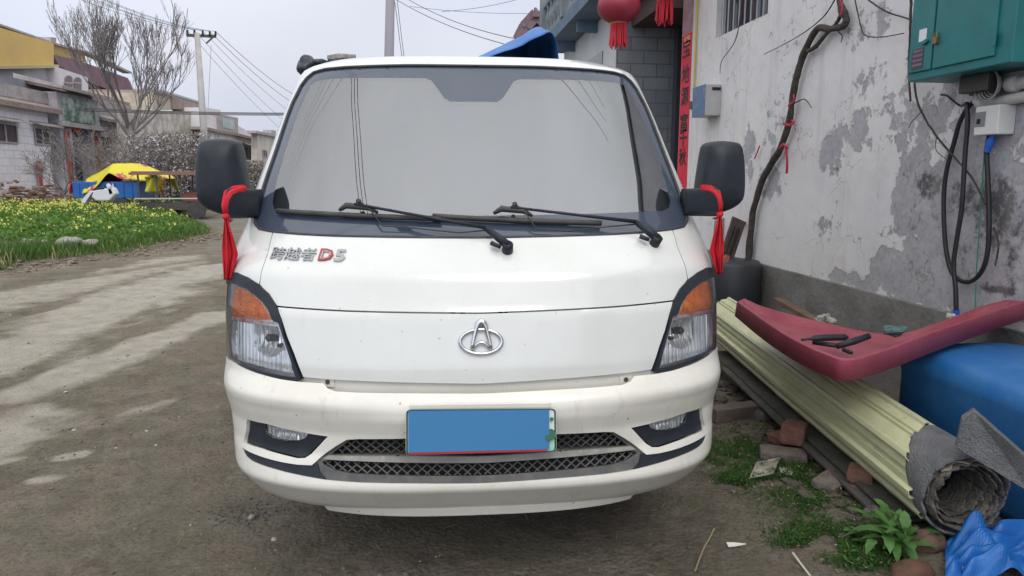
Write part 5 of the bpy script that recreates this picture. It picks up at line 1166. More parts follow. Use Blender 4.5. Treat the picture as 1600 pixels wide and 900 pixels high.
# gateway
gate = thing('gateway', 'dark recessed gateway between the white wall and the grey block pier', 'gateway', (4, 8.7, 0))
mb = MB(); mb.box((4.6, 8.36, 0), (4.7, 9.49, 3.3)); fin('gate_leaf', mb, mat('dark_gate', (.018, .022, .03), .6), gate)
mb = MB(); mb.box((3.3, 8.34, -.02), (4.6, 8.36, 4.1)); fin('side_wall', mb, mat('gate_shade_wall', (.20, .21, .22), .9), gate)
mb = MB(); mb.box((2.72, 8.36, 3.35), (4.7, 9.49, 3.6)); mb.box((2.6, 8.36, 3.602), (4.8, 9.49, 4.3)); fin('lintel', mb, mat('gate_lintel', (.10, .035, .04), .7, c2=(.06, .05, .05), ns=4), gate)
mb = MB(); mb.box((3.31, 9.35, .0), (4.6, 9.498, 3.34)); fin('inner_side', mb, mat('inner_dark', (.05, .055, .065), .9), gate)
lan_m = mat('lantern_silk', (.33, .03, .06), .5, c2=(.25, .022, .045), ns=6); gold = mat('fringe_red', (.55, .02, .04), .7)
def lantern(c, r_, lb):
    t = thing('red_lantern', lb, 'lantern', c, 0, 'red lanterns hanging at the gateway')
    mb = MB(); n, m = 28, 14; vs = []
    for j in range(m+1):
        ph = -1.25+2.5*j/m
        for i in range(n): a = 2*math.pi*i/n; k = 1+.025*math.cos(a*14); vs.append((c.x+r_*1.08*math.cos(ph)*math.cos(a)*k, c.y+r_*1.08*math.cos(ph)*math.sin(a)*k, c.z+r_*.86*math.sin(ph)))
    mb.add(vs, [(j*n+i, j*n+(i+1) % n, (j+1)*n+(i+1) % n, (j+1)*n+i) for j in range(m) for i in range(n)]); fin('globe', mb, lan_m, t, smooth=True)
    for z in (-.83, .83):
        mb = MB(); mb.tube([(c.x, c.y, c.z+r_*z-.012), (c.x, c.y, c.z+r_*z+.02)], r_*.42, 18); fin('cap', mb, mat('lantern_gold', (.4, .16, .07), .5), t)
    mb = MB()
    for i in range(30):
        a = 2*math.pi*i/30; q = Vector((c.x+r_*.38*math.cos(a), c.y+r_*.38*math.sin(a), c.z-r_*.83)); L_ = r_*(.95+.3*rn.random()); mb.bar(q, q+Vector((rn.gauss(0, .012), rn.gauss(0, .012), -L_)), .028, .008)
    fin('tassel', mb, gold, t)
    mb = MB(); mb.tube([(c.x, c.y, c.z+r_*.85), (c.x, c.y, 3.9)], .006, 5); fin('cord', mb, gold, t)
lantern(PY(967, 10, 7.9), .215, 'larger red silk lantern hanging in front of the grey block pier'); lantern(PY(1040, -26, 7.9), .215, 'red lantern seen only by its lower tassel above the gateway')
# little pagoda roof far behind
pg = thing('pagoda_roof', 'small red temple gable roof with upturned ridge ends beyond the blue tarpaulin', 'pagoda', PY(838, 120, 30)*1.0)
P = lambda x, y, Y=30: PY(x, y, Y)
rm = mat('temple_red', (.20, .07, .08), .8, c2=(.12, .06, .07), ns=3); rt2 = mat('temple_tile', (.14, .10, .12), .8, c2=(.2, .13, .14), ns=5)
mb = MB(); mb.prism([P(812,62), P(822,40), P(838,24), P(856,40), P(866,62), P(866,140), P(812,140)], (0, 4, 0)); fin('gable', mb, rm, pg)
mb = MB()
for a, b2 in (((838,22),(820,42)), ((820,42),(810,62)), ((838,22),(858,42)), ((858,42),(868,60))): mb.bar(P(*a, 29.8), P(*b2, 29.8), .16, .5)
mb.bar(P(838,22,29.6), P(838,22,29.6)+Vector((0, 4.6, 0)), .3, .2); fin('roof_edge', mb, rt2, pg)
for pts in ([(838,24),(838,17),(836,12)], [(832,30),(830,20),(832,17)], [(820,42),(816,38),(815,34)], [(858,42),(862,37),(862,34)]):
    mb = MB(); mb.tube([P(*q, 29.8) for q in pts], [.14, .10, .05], 6); fin('ridge_ornament', mb, rt2, pg)
# blue tarpaulin over a load on the truck bed, black bag on the rack
mb = MB(); mb.box((.22, 4.4, .75), (1.0, 5.6, 2.02)); cr_ = fin('wooden_crate', mb, oldwood, None, bevel=.01); tag(cr_, 'tall wooden crate on the truck bed under the blue tarpaulin', 'crate')
mb = MB()
pk = [PY(742,88,4.7), PY(780,68,4.7), PY(808,58,4.75), PY(824,51,4.8), PY(835,47,4.85), PY(841,50,4.85), (PY(850,66,4.85)), PY(858,90,4.8), PY(864,104,4.75)]
def tf(a, b2):
    s_ = a*(len(pk)-1); i = min(int(s_), len(pk)-2); p = pk[i].lerp(pk[i+1], s_-i); fall = abs(b2-.35)/.65; zz = p.z-.35*fall**1.3*(p.z-1.6); 
    return Vector((p.x+.02*noise.noise(Vector((a*5, b2*5, 0))), 4.35+1.3*b2+.05*math.sin(a*9)*(1-b2), zz+.02*noise.noise(Vector((a*6, b2*4, 3)))))
mb.grid(48, 24, tf); tag(fin('tarpaulin', mb, mat('tarp_sky', (.018, .15, .46), .5, c2=(.012, .11, .38), ns=4), None, smooth=True, solid=.003), 'blue tarpaulin peaked over the load behind the truck cab', 'tarpaulin')
mb = MB(); c = PY(486, 104, 3.92); mb.rock((c.x-.02, c.y+.0, c.z-.0), .055, 3, .25, 3, (1.0, 1.2, 1)); mb.rock((c.x+.045, c.y+.0, c.z+.02), .036, 5, .2, 3, (1.4, 1.2, .55)); tag(fin('black_bag', mb, mat('bag_black', (.02, .028, .04), .35), None, smooth=True), 'black bag tied on the rack behind the cab', 'bag')
mb = MB(); mb.tube([PY(512,92,3.95), PY(530,90,3.95), PY(556,90,3.95)], [.018, .022, .016], 7); tag(fin('rope_bundle', mb, mat('rope_grey', (.32, .30, .28), .8, c2=(.1, .1, .1), ns=30), None), 'short grey rolled bundle beside the black bag on the rack', 'bundle')
# ================================================================== left side of the village
HX = -16.0
F = lambda x, y, X=HX: PX(x, y, X)
wb = brick_mat('white_block_wall', (.80, .77, .80), (.74, .71, .75), (.60, .58, .61), .55, .30, .02, axis='Y', wear=(.55, .52, .54))
pl1 = mat('stained_plaster', (.55, .53, .55), .9, c2=(.26, .26, .29), ns=.9, bump=.2, bs=5)
tilr = mat('old_tiles', (.20, .165, .155), .9, c2=(.31, .235, .21), ns=4, bump=.6, bs=8)
dark = mat('dark_opening', (.035, .03, .035), .5, c2=(.08, .04, .04), ns=3); coping = mat('coping', (.42, .385, .38), .85, c2=(.27, .25, .25), ns=3)
def face(par, name, m, X, pts, dep=.3):
    mb = MB(); mb.prism([PX(x, y, X) for x, y in pts], (-dep, 0, 0)); return fin(name, mb, m, par, fixn=True)
def wbox(par, name, m, X, x0, x1, z0, z1, dep=.3):
    ya, yb = PX(x0, 280, X).y, PX(x1, 280, X).y; mb = MB(); mb.box((X-dep, ya, z0), (X, yb, z1)); return fin(name, mb, m, par)
def window(par, X, x0, y0, x1, y1, awn=True, m=None):
    a, b2 = PX(x0, y0, X), PX(x1, y0, X); c_ = PX(x0, y1, X); mb = MB(); mb.box((X+.005, a.y, c_.z), (X+.03, b2.y, a.z)); w_ = fin('window', mb, m or dark, par)
    mb = MB()
    for t in (0, .5, 1):
        y = a.y+(b2.y-a.y)*t; mb.box((X+.032, y-.04, c_.z), (X+.06, y+.04, a.z))
    mb.box((X+.033, a.y, c_.z), (X+.058, b2.y, c_.z+.07)); fin('frame', mb, coping, w_)
    if awn:
        mb = MB(); mb.prism([(X, a.y-.25, a.z+.22), (X+.55, a.y-.25, a.z+.08), (X+.55, a.y-.25, a.z+.13), (X, a.y-.25, a.z+.29)], (0, b2.y-a.y+.5, 0)); fin('awning', mb, coping, par, fixn=True)
# white block house at the far left
h1 = thing('white_brick_house', 'low white block house with tiled eaves at the far left edge', 'house', (HX-2, 30, 0))
wbox(h1, 'wall', wb, HX, -60, 84, -.1, 4.1, .4)
y0, y1 = F(-60, 200).y, F(83, 200).y
mb = MB(); mb.prism([(HX+.45, y0, 4.02), (HX+.45, y0, 4.22), (HX-1.6, y0, 5.0), (HX-1.6, y0, 4.85), (HX-.1, y0, 4.1)], (0, y1-y0, 0)); fin('tiled_eave', mb, tilr, h1, fixn=True)
mb = MB(); mb.box((HX-.35, y0, 4.45), (HX-.1, y1, 4.95)); mb.box((HX-6, y0, 0), (HX-.41, y1-.1, 4.0)); fin('parapet', mb, coping, h1)
window(h1, HX, -14, 192, 23, 222); window(h1, HX, 52, 200, 74, 226)
# gate house with painted sign
gh_ = thing('village_gatehouse', 'grey gatehouse with a painted landscape sign over its green doors', 'gatehouse', (HX-1, 33, 0))
ya, yb = F(84, 200).y, F(148, 200).y
mb = MB(); mb.box((HX-.5, ya, 0), (HX+.25, ya+1.0, 5.0)); fin('pillar', mb, pl1, gh_); mb = MB(); mb.box((HX-.5, yb-1.0, 0), (HX+.25, yb, 5.0)); fin('pillar', mb, pl1, gh_)
mb = MB(); mb.box((HX-.45, ya+.99, 3.55), (HX+.2, yb-.99, 5.05)); fin('lintel', mb, coping, gh_)
mb = MB(); mb.box((HX+.26, ya-.2, 3.55), (HX+.55, yb+.2, 3.75)); fin('lintel_ledge', mb, coping, gh_)
mb = MB(); mb.box((HX+.201, ya+.3, 3.85), (HX+.28, yb-.5, 4.85)); fin('painted_sign', mb, mat('landscape_tiles', (.42, .46, .42), .5, c2=(.05, .13, .09), ns=1.6, lo=.42, hi=.58), gh_)
mb = MB(); mb.prism([(HX+.7, ya-.4, 5.08), (HX+.7, ya-.4, 5.22), (HX-1.2, ya-.4, 5.7), (HX-1.2, ya-.4, 5.5)], (0, yb-ya+.8, 0)); fin('roof', mb, coping, gh_, fixn=True)
gd = mat('gate_green', (.04, .09, .09), .5, c2=(.02, .05, .06), ns=2); mb = MB(); mb.box((HX-.4, ya+1.0, 0), (HX-.3, yb-1.0, 3.55)); fin('door', mb, gd, gh_)
rc = mat('red_couplet_far', (.30, .045, .045), .7, c2=(.45, .10, .06), ns=2)
for y in (ya+.3, yb-.75):
    mb = MB(); mb.box((HX+.255, y, .2), (HX+.28, y+.45, 3.4)); fin('red_couplet', mb, rc, gh_)
mb = MB(); mb.rock((HX+.3, (ya+yb)/2-.6, 3.45), .16, 2, .3, 2, (.4, 1.6, .7)); fin('red_flower', mb, mat('flower_red', (.5, .07, .03), .6), gh_)
# wall section right of the gatehouse
h2 = thing('white_brick_house', 'white block house with two small windows right of the gatehouse', 'house', (HX-2, 39, 0))
wbox(h2, 'wall', wb, HX, 149, 214, -.1, 4.2, .4); y0, y1 = F(150, 200).y, F(214, 200).y
mb = MB(); mb.box((HX-.35, y0, 4.21), (HX-.1, y1, 5.2)); mb.prism([(HX+.35, y0, 4.1), (HX+.35, y0, 4.24), (HX-.09, y0, 4.42), (HX-.09, y0, 4.2)], (0, y1-y0, 0)); fin('parapet', mb, coping, h2, fixn=True)
mb = MB(); mb.prism([(HX-.2, y0, 5.22), (HX-.2, y0, 5.4), (HX-3.0, y0, 6.0), (HX-3, y0, 5.8)], (0, y1-y0, 0)); fin('tiled_roof', mb, tilr, h2, fixn=True)
window(h2, HX, 153, 213, 171, 234, False); window(h2, HX, 186, 218, 200, 238, False)
# two-storey house behind: yellow gable, grey wall, purple roof
X2 = -19.0
h3 = thing('yellow_gable_house', 'two-storey house with a mustard yellow gable and a long purple roof', 'house', (X2-3, 40, 0))
face(h3, 'grey_wall', mat('grey_upper', (.44, .44, .48), .9, c2=(.30, .305, .34), ns=.8), X2, [(-80,110),(90,105),(96,152),(100,300),(-80,300)], 5)
face(h3, 'yellow_gable', mat('mustard', (.62, .43, .14), .85, c2=(.54, .38, .15), ns=.7), X2+.02, [(-80,10),(0,43),(50,58),(84,68),(84,100),(82,104),(-80,104)], 5)
face(h3, 'ledge', mat('yellow_ledge', (.48, .40, .2), .85), X2+.35, [(-80,104),(92,101),(92,106),(-80,109)], .5)
face(h3, 'arched_wall', mat('white_upper', (.66, .64, .68), .85, c2=(.56, .54, .58), ns=1), X2+.5, [(90,105),(137,121),(139,155),(96,150)], 1)
for xc in (108, 122):
    pts = [(xc-5, 147+ (xc-108)*.2)]+[(xc+5.5*math.cos(R(180-180*k/8)), 124+(xc-108)*.2-6*math.sin(R(180*k/8))) for k in range(9)]+[(xc+5.5, 148+(xc-108)*.2)]
    w_ = face(h3, 'arched_window', mat('lattice', (.16, .13, .14), .6), X2+.56, pts, .05)
    face(h3, 'arch_trim', mat('trim_pink', (.42, .33, .34), .8), X2+.57, [(xc-7, 128), (xc+7, 129), (xc+7, 131), (xc-7, 130)], .05)
face(h3, 'purple_roof', mat('purple_tiles', (.22, .12, .15), .8, c2=(.16, .095, .12), ns=1.5, wave=('Z', 4, .3), bump=.4), X2-.2, [(82,85),(88,86),(130,97),(200,122),(208,140),(205,152),(150,133),(93,103)], .4)
face(h3, 'roof_gable_end', mat('mustard2', (.42, .29, .10), .85), X2-.25, [(84,68),(130,80),(135,97),(84,86)], 5)
face(h3, 'ridge', coping, X2-.1, [(-80,9),(84,66),(140,81),(205,112),(205,115),(140,84),(84,69),(-80,12)], .5)
face(h3, 'chimney', coping, X2, [(80,58),(88,59),(88,68),(80,67)], .8)
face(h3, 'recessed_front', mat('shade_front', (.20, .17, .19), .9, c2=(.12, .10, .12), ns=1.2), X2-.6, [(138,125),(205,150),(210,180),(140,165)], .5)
for a, c_ in (((142,143),(152,158)), ((156,147),(166,160)), ((176,154),(184,166))): window(h3, X2-.59, a[0], a[1], c_[0], c_[1], False)
# stone house right of the tree
X3 = -14.5
h4 = thing('rubble_wall_house', 'house with a high patched stone and plaster wall behind the bare tree', 'house', (X3-2, 47, 0))
sm = mat('patched_stone', (.58, .54, .47), .92, c2=(.36, .34, .32), ns=1.4, bump=.9, bs=3.5, lo=.42, hi=.6)
face(h4, 'wall', sm, X3, [(196,172),(322,176),(322,300),(196,320)], .4)
face(h4, 'gable', mat('cream_gable', (.48, .44, .38), .9, c2=(.35, .3, .22), ns=2), X3-.5, [(240,145),(268,151),(270,172),(238,172)], 4)
face(h4, 'roof', tilr, X3-.4, [(246,141),(312,163),(312,172),(270,170),(269,151),(244,145)], 4)
face(h4, 'roof_sheet', mat('pale_sheet', (.42, .42, .46), .7), X3-4.5, [(250,139),(318,160),(318,163),(250,142)], 3)
# two further houses
X4 = -13.0
h5 = thing('white_village_house', 'white house with a painted sign over its gate seen past the left mirror', 'house', (X4-2, 58, 0))
face(h5, 'wall', mat('white_far', (.70, .67, .68), .9, c2=(.58, .55, .55), ns=.7), X4, [(322,178),(372,196),(402,214),(402,300),(322,300)], .4)
face(h5, 'upper_block', mat('white_far2', (.62, .60, .62), .9), X4-.6, [(322,168),(345,172),(345,205),(322,200)], 2)
face(h5, 'roof', tilr, X4+.3, [(322,198),(345,204),(371,208),(402,216),(402,220),(371,212),(345,208),(322,202)], 1)
sg_ = face(h5, 'sign_block', coping, X4+.1, [(340,178),(372,184),(372,208),(342,204)], .5); face(h5, 'painted_panel', mat('panel_green', (.25, .38, .36), .6, c2=(.5, .5, .5), ns=1.5), X4+.13, [(348,184),(366,188),(366,203),(348,199)], .02)
window(h5, X4, 380, 229, 391, 248)
X5 = -11.5
h6 = thing('beige_village_house', 'small beige house farthest along the left side of the road', 'house', (X5-2, 75, 0))
face(h6, 'wall', mat('beige_far', (.58, .53, .48), .9, c2=(.38, .34, .3), ns=.5), X5, [(402,206),(432,212),(470,222),(470,300),(402,300)], .4)
face(h6, 'parapet', coping, X5+.2, [(400,204),(436,211),(436,215),(400,208)], .6); face(h6, 'chimney', coping, X5, [(424,203),(431,204),(431,211),(424,210)], .6)
window(h6, X5, 410, 234, 416, 246, False)
# ---- bare trees
barkg = mat('tree_bark', (.21, .185, .18), .9, c2=(.13, .115, .115), ns=3); 
def tree(base, H, seed, label, spread=.55, lv=6, r0=.2, trunk=.3, cat='tree', gm_=barkg, nb=(2, 3), upb=.25, group=None, tw=.012, wide=1.0, name='bare_tree', first=6, ln=.20):
    rg = random.Random(seed); t = thing(name, label, cat, base, 0, group); tk = MB(); cr2 = MB(); base = Vector(base)
    top = base+Vector((rg.gauss(0, .02)*H, rg.gauss(0, .02)*H, trunk*H)); tk.tube([base-Vector((0,0,.1)), base.lerp(top, .5)+Vector((.02*H*rg.gauss(0, .5), 0, 0)), top], [r0, r0*.85, r0*.8], 9); fin('trunk', tk, gm_, t, smooth=True)
    def grow(p, d, l, r_, k):
        n = 3 if k > 1 else 2; pts = [p]; dd = d.copy()
        for i in range(n):
            dd = (dd+Vector((rg.gauss(0, .10), rg.gauss(0, .10), rg.gauss(0, .06)+upb*.3))).normalized(); pts.append(pts[-1]+dd*l/n)
        r1 = max(tw*.6, r_*.68); cr2.tube(pts, [r_+(r1-r_)*i/n for i in range(n+1)], 5 if k > 3 else 3, cap=False)
        if k == 0: return
        for j in range(rg.randint(*nb)):
            q = pts[-1] if j < 2 else pts[rg.randint(1, n-1)]
            nd = (dd+Vector((rg.gauss(0, 1), rg.gauss(0, 1), rg.gauss(0, .5))).normalized()*spread+Vector((0, 0, upb))).normalized(); grow(q, nd, l*rg.uniform(.68, .9), max(tw*.7, r_*rg.uniform(.55, .72)), k-1)
    for j in range(first):
        a = 2*math.pi*j/first+rg.random()*.6; q = base.lerp(top, rg.uniform(.75, 1)); grow(q, Vector((math.cos(a)*wide, math.sin(a)*wide, rg.uniform(.6, 1.6))).normalized(), H*ln, r0*.32, lv-1)
    fin('crown', cr2, gm_, t)
tb = PX(219, 290, -13.2); tree((tb.x, tb.y, .1), 9.0, 5, 'big bare tree with a fan of upright branches on the left', .40, 7, .21, .40, nb=(2, 3), upb=.26, wide=.85, tw=.012, first=9, ln=.155)
for k, (x, Y_, H, lb) in enumerate(((126, 27.0, 3.6, 'small bare fruit tree in front of the gatehouse left pillar'), (150, 28.0, 4.2, 'leafless small tree in front of the gatehouse doors'), (98, 28.5, 3.0, 'low twiggy tree between the white wall and the gatehouse'), (178, 29.5, 3.6, 'bare sapling left of the big tree trunk'))):
    p = PY(x, 300, Y_); tree((p.x, p.y, .1), H, 20+k, lb, .75, 5, .06, .25, wide=1.1, upb=.08, group='small bare trees by the gatehouse', tw=.012, first=6)
def bush(base, w_, H, seed, label, n=1500):
    rg = random.Random(seed); t = thing('twig_bush', label, 'bush', base, 0, 'twiggy bushes behind the parked carts'); a = MB(); f_ = MB(); base = Vector(base)
    for k in range(150):
        an = rg.random()*6.28; d = Vector((math.cos(an)*rg.random()*w_, math.sin(an)*rg.random()*w_*.6, H*rg.uniform(.6, 1.05))); p = base+Vector((rg.gauss(0, w_*.3), rg.gauss(0, w_*.2), 0)); a.tube([p, p+d*.5+Vector((rg.gauss(0, .12), 0, 0)), p+d], [.025, .016, .008], 3, cap=False)
    for k in range(n):
        an = rg.random()*6.28; r_ = math.sqrt(rg.random()); z = H*rg.uniform(.15, 1.0); k2 = math.sqrt(max(.05, 1-((z/H-.45)/.62)**2)); c = base+Vector((math.cos(an)*r_*w_*k2*1.15, math.sin(an)*r_*w_*.7, z)); s_ = rg.uniform(.02, .06); u_ = Vector((rg.gauss(0, 1), rg.gauss(0, 1), rg.gauss(0, 1))).normalized(); v_ = u_.orthogonal().normalized()*s_; u_ = u_*s_
        f_.mi = rg.choice((0, 0, 1, 2)); f_.add([c-u_, c+v_, c+u_, c-v_], [(0, 1, 2, 3)])
    fin('branches', a, barkg, t); fin('buds', f_, [mat('bud_a', (.22, .19, .19), .9), mat('bud_b', (.46, .42, .43), .9), mat('bud_c', (.17, .17, .12), .9)], t)
for k, (x, Y_, w_, H, lb) in enumerate(((232, 33, 1.6, 3.1, 'greyish twiggy bush just right of the tree trunk'), (262, 34, 1.9, 3.2, 'dense grey budding bush behind the parked cart canopy'), (295, 35, 1.7, 3.4, 'grey bush next to the left edge of the truck mirror'), (350, 34, 1.2, 1.5, 'low brown bush seen below the left mirror'), (402, 40, 1.0, 2.2, 'dry brown bush between the mirror and the windscreen pillar'))):
    p = PY(x, 300, Y_); bush((p.x, p.y, .05), w_, H, 40+k, lb, 2600)
# ---- poles and wires
conc = mat('pole_concrete', (.48, .46, .45), .9, c2=(.38, .36, .35), ns=2)
pb_, pt_ = PY(325, 300, 35), PY(308, 52, 35); pb_.z = 0
up = thing('utility_pole', 'concrete utility pole with crossarm and insulators beyond the left mirror', 'utility pole', pb_)
mb = MB(); mb.tube([pb_, pt_], [.20, .12], 12); fin('pole', mb, conc, up, smooth=True)
ca, cb_ = PY(291, 55, 35), PY(338, 57, 35.3); mb = MB(); mb.bar(ca, cb_, .09, .12); mb.bar(PY(322,68,35), PY(333,58,35), .06, .06); fin('crossarm', mb, M['steel'], up)
ins = [PY(x, y, 35.1) for x, y in ((293,54),(304,54),(317,55),(328,56),(337,56))]
for p in ins:
    mb = MB(); mb.tube([p, p+Vector((0, 0, .06)), p+Vector((0, 0, .12)), p+Vector((0, 0, .2))], [.03, .06, .04, .05], 8); fin('insulator', mb, M['black'], up)
p2b, p2t = PY(601, 300, 20), PY(611, -60, 20); p2b.z = 0
up2 = thing('utility_pole', 'grey concrete pole rising behind the middle of the truck roof', 'utility pole', p2b)
mb = MB(); mb.tube([p2b, p2t], [.155, .115], 14); fin('pole', mb, mat('pole_grey', (.27, .26, .29), .9), up2, smooth=True)
wire_m = mat('overhead_wire', (.05, .05, .055), .6)
def wire(a, b2, sag, r_, label, grp='overhead wires'):
    mb = MB(); a, b2 = Vector(a), Vector(b2); mb.tube([a.lerp(b2, t)+Vector((0, 0, -sag*4*t*(1-t))) for t in np.linspace(0, 1, 24)], r_*.62, 4, cap=False); tag(fin('overhead_wire', mb, wire_m, None), label, 'wire', grp)
tops = [p+Vector((0, 0, .2)) for p in ins]
tl = [((-20,-62), 'from the upper left sky to the left end insulator of the pole'), ((10,-58), 'second of the wires from the upper left to the pole'), ((60,-40), 'third wire from the upper left to the middle of the crossarm'), ((78,-38), 'fourth wire from the upper left to the crossarm'), ((95,-32), 'uppermost wire from the upper left to the right end insulator')]
for (e, lb), t in zip(tl, tops): wire(PY(e[0], e[1], 22), t, .25, .012, 'thin wire '+lb)
for k, (t, e, lb) in enumerate(zip(tops, ((520,262),(520,240),(520,212),(520,190),(520,172)), ('lowest thin wire falling from the pole to behind the cab', 'second lowest thin wire falling from the pole to behind the cab', 'middle thin wire falling from the pole to behind the cab', 'second highest thin wire falling from the pole to behind the cab', 'highest thin wire falling from the pole to behind the cab'))): wire(t, PY(e[0], e[1], 60), .7, .018 if k < 3 else .024, lb)
for k, (dy, lb) in enumerate(((0, 'uppermost black cable strung level across the village houses'), (2.2, 'middle black cable strung level across the village houses'), (4.5, 'lowest black cable strung level across the village houses'))): wire(PY(118, 168+dy, 27), PY(560, 176+dy*.6, 27), .08, .022, lb, 'level cables in front of the houses')
for a, b2, Y0, Y1_, lb in (((612,-5),(800,72),20,14,'black wire running from the roof-side pole down to the blue tarpaulin'), ((636,-2),(812,62),20,14,'second black wire running above the first towards the blue tarpaulin'), ((690,18),(845,-12),26,26,'faint wire crossing the sky in a shallow curve'), ((640,10),(862,20),30,30,'faint low wire ending at the balcony rail')): wire(PY(*a, Y0), PY(*b2, Y1_), .12, .012, lb)
for x0, x1, lb in ((616,634,'left stay wire slanting from the pole to the cab roof line'), (620,637,'right stay wire slanting from the pole to the cab roof line')): wire(PY(x0, -4, 20), PY(x1-2, 120, 20), 0, .012, lb, 'stay wires of the pole')
wire(PY(330,70,35), PY(325,170,35), .0, .012, 'drop wire hanging beside the concrete pole', 'stay wires of the pole')
# ---- parked carts
blue = mat('cart_blue', (.015, .12, .42), .5, c2=(.01, .09, .33), ns=3)
CY = 26.0; Q = lambda x, y, Y=CY: PY(x, y, Y)
cart = thing('cargo_tricycle', 'blue cargo tricycle covered by a yellow and red sheet', 'tricycle', Q(165, 330))
a, c_ = Q(112, 284), Q(216, 305); mb = MB(); mb.box((a.x, CY, c_.z-.1), (c_.x, CY+1.5, a.z)); fin('cargo_box', mb, blue, cart, bevel=.02)
mb = MB()
for k in range(7):
    x = a.x+.2+k*(c_.x-a.x-.4)/6; mb.box((x-.03, CY-.03, c_.z-.08), (x+.03, CY-.002, a.z-.05))
fin('box_ribs', mb, blue, cart)
cw = mat('cover_yellow', (.62, .55, .03), .5, c2=(.42, .04, .08), ns=1.1, lo=.52, hi=.56)
def cov(u, v):
    x = a.x+.35+u*(c_.x-a.x+.5); zt = a.z+np.interp(u, [0, .2, .35, .6, .75, .9, 1], [.05, .38, .62, .62, .40, .30, .1])+.05*noise.noise(Vector((u*6, v*6, 0))); s_ = abs(v-.5)*2
    return Vector((x, CY-.12+v*1.75, float(zt)-(.45+.12*math.sin(u*14))*max(0, s_-.55)/.45))
mb = MB(); mb.grid(40, 22, cov); fin('cover_sheet', mb, cw, cart, smooth=True, solid=.01)
for x in (a.x+.5, c_.x-.6):
    mb = MB(); mb.tube([(x, CY-.02, .38), (x, CY+.16, .38)], .30, 20); fin('wheel', mb, M['rubber'], cart)
mb = MB(); mb.tube([(a.x-.05, CY+.1, c_.z+.25), (a.x-.10, CY+.1, c_.z+.25)], .16, 14); fin('red_lamp', mb, mat('lamp_red', (.45, .04, .06), .4), cart)
sc_ = thing('motor_scooter', 'white motor scooter parked in front of the blue tricycle', 'scooter', Q(160, 330, 23))
wh = mat('scooter_white', (.62, .63, .66), .35); P3 = lambda x, y: PY(x, y, 23.0)
mb = MB(); mb.prism([P3(147,296), P3(176,293), P3(181,303), P3(170,314), P3(150,314), P3(142,308)], (0, .3, 0)); fin('body_shell', mb, wh, sc_, bevel=.04, fixn=True)
mb = MB(); mb.prism([P3(165,287), P3(171,286), P3(178,303), P3(170,306)], (0, .25, 0)); fin('front_shield', mb, wh, sc_, bevel=.03, fixn=True)
mb = MB(); mb.prism([P3(146,294), P3(162,292), P3(163,296), P3(146,298)], (-.0, .28, 0)); fin('seat', mb, M['black'], sc_, bevel=.02, fixn=True)
mb = MB(); mb.tube([P3(163,291), P3(170,285), P3(175,288)], .025, 6); fin('handlebar', mb, M['black'], sc_)
mb = MB(); mb.tube([P3(171,290)+Vector((0,-.02,0)), P3(171,290)+Vector((0,-.06,0))], .07, 12); fin('headlamp', mb, M['chrome'], sc_)
for x in (148, 184):
    c = P3(x, 318); mb = MB(); mb.tube([(c.x, 23.08, .26), (c.x, 23.2, .26)], .23, 18); fin('wheel', mb, M['rubber'], sc_)
mb = MB(); mb.prism([P3(126,314), P3(140,298), P3(144,300), P3(132,318)], (0, .25, 0)); tag(fin('white_board', mb, wh, None, fixn=True), 'slanting white panel left of the scooter in the flowers', 'panel')
ct = thing('canopy_tricycle', 'open tricycle with a flat rust brown canopy on thin posts', 'tricycle', PY(268, 330, 25))
P5 = lambda x, y, Y=25: PY(x, y, Y); rb = mat('canopy_rust', (.22, .11, .09), .7)
l_, r2 = P5(212, 271), P5(330, 271); mb = MB(); mb.box((l_.x, 24.6, l_.z), (r2.x, 26.2, l_.z+.07)); mb.box((l_.x-.05, 24.55, l_.z-.05), (r2.x+.05, 24.62, l_.z+.03)); fin('canopy', mb, rb, ct)
for x in (222, 250, 287, 322):
    for yy in (24.75, 26.0):
        mb = MB(); q = P5(x, 300); mb.bar((q.x, yy, .5), (q.x, yy, l_.z), .045, .045); fin('post', mb, M['steel'], ct)
q0, q1 = P5(216, 306), P5(326, 300); mb = MB(); mb.box((q0.x, 24.7, .30), (q1.x, 26.1, .52)); fin('deck', mb, M['steel'], ct)
mb = MB(); mb.box((q0.x, 24.66, .66), (q1.x, 24.70, .70)); fin('pale_rail', mb, mat('rail_pale', (.5, .48, .42), .6), ct)
q = P5(300, 290); mb = MB(); mb.box((q.x-.4, 25.2, .55), (q.x+.5, 25.8, .86)); fin('bench', mb, mat('bench_red', (.26, .08, .07), .7), ct, bevel=.03)
for x in (235, 310):
    q = P5(x, 300); mb = MB(); mb.tube([(q.x, 24.68, .3), (q.x, 24.8, .3)], .28, 18); fin('wheel', mb, M['rubber'], ct)
mb = MB(); mb.grid(10, 8, lambda u, v: P5(226+20*u, 276+22*v+3*math.sin(u*3), 24.9)+Vector((0, .15*math.sin(u*7+v*3), 0))); tag(fin('yellow_cloth', mb, mat('yellow_cloth', (.62, .58, .06), .6), None, smooth=True, solid=.01), 'yellow cloth hanging from the rust brown canopy', 'cloth')
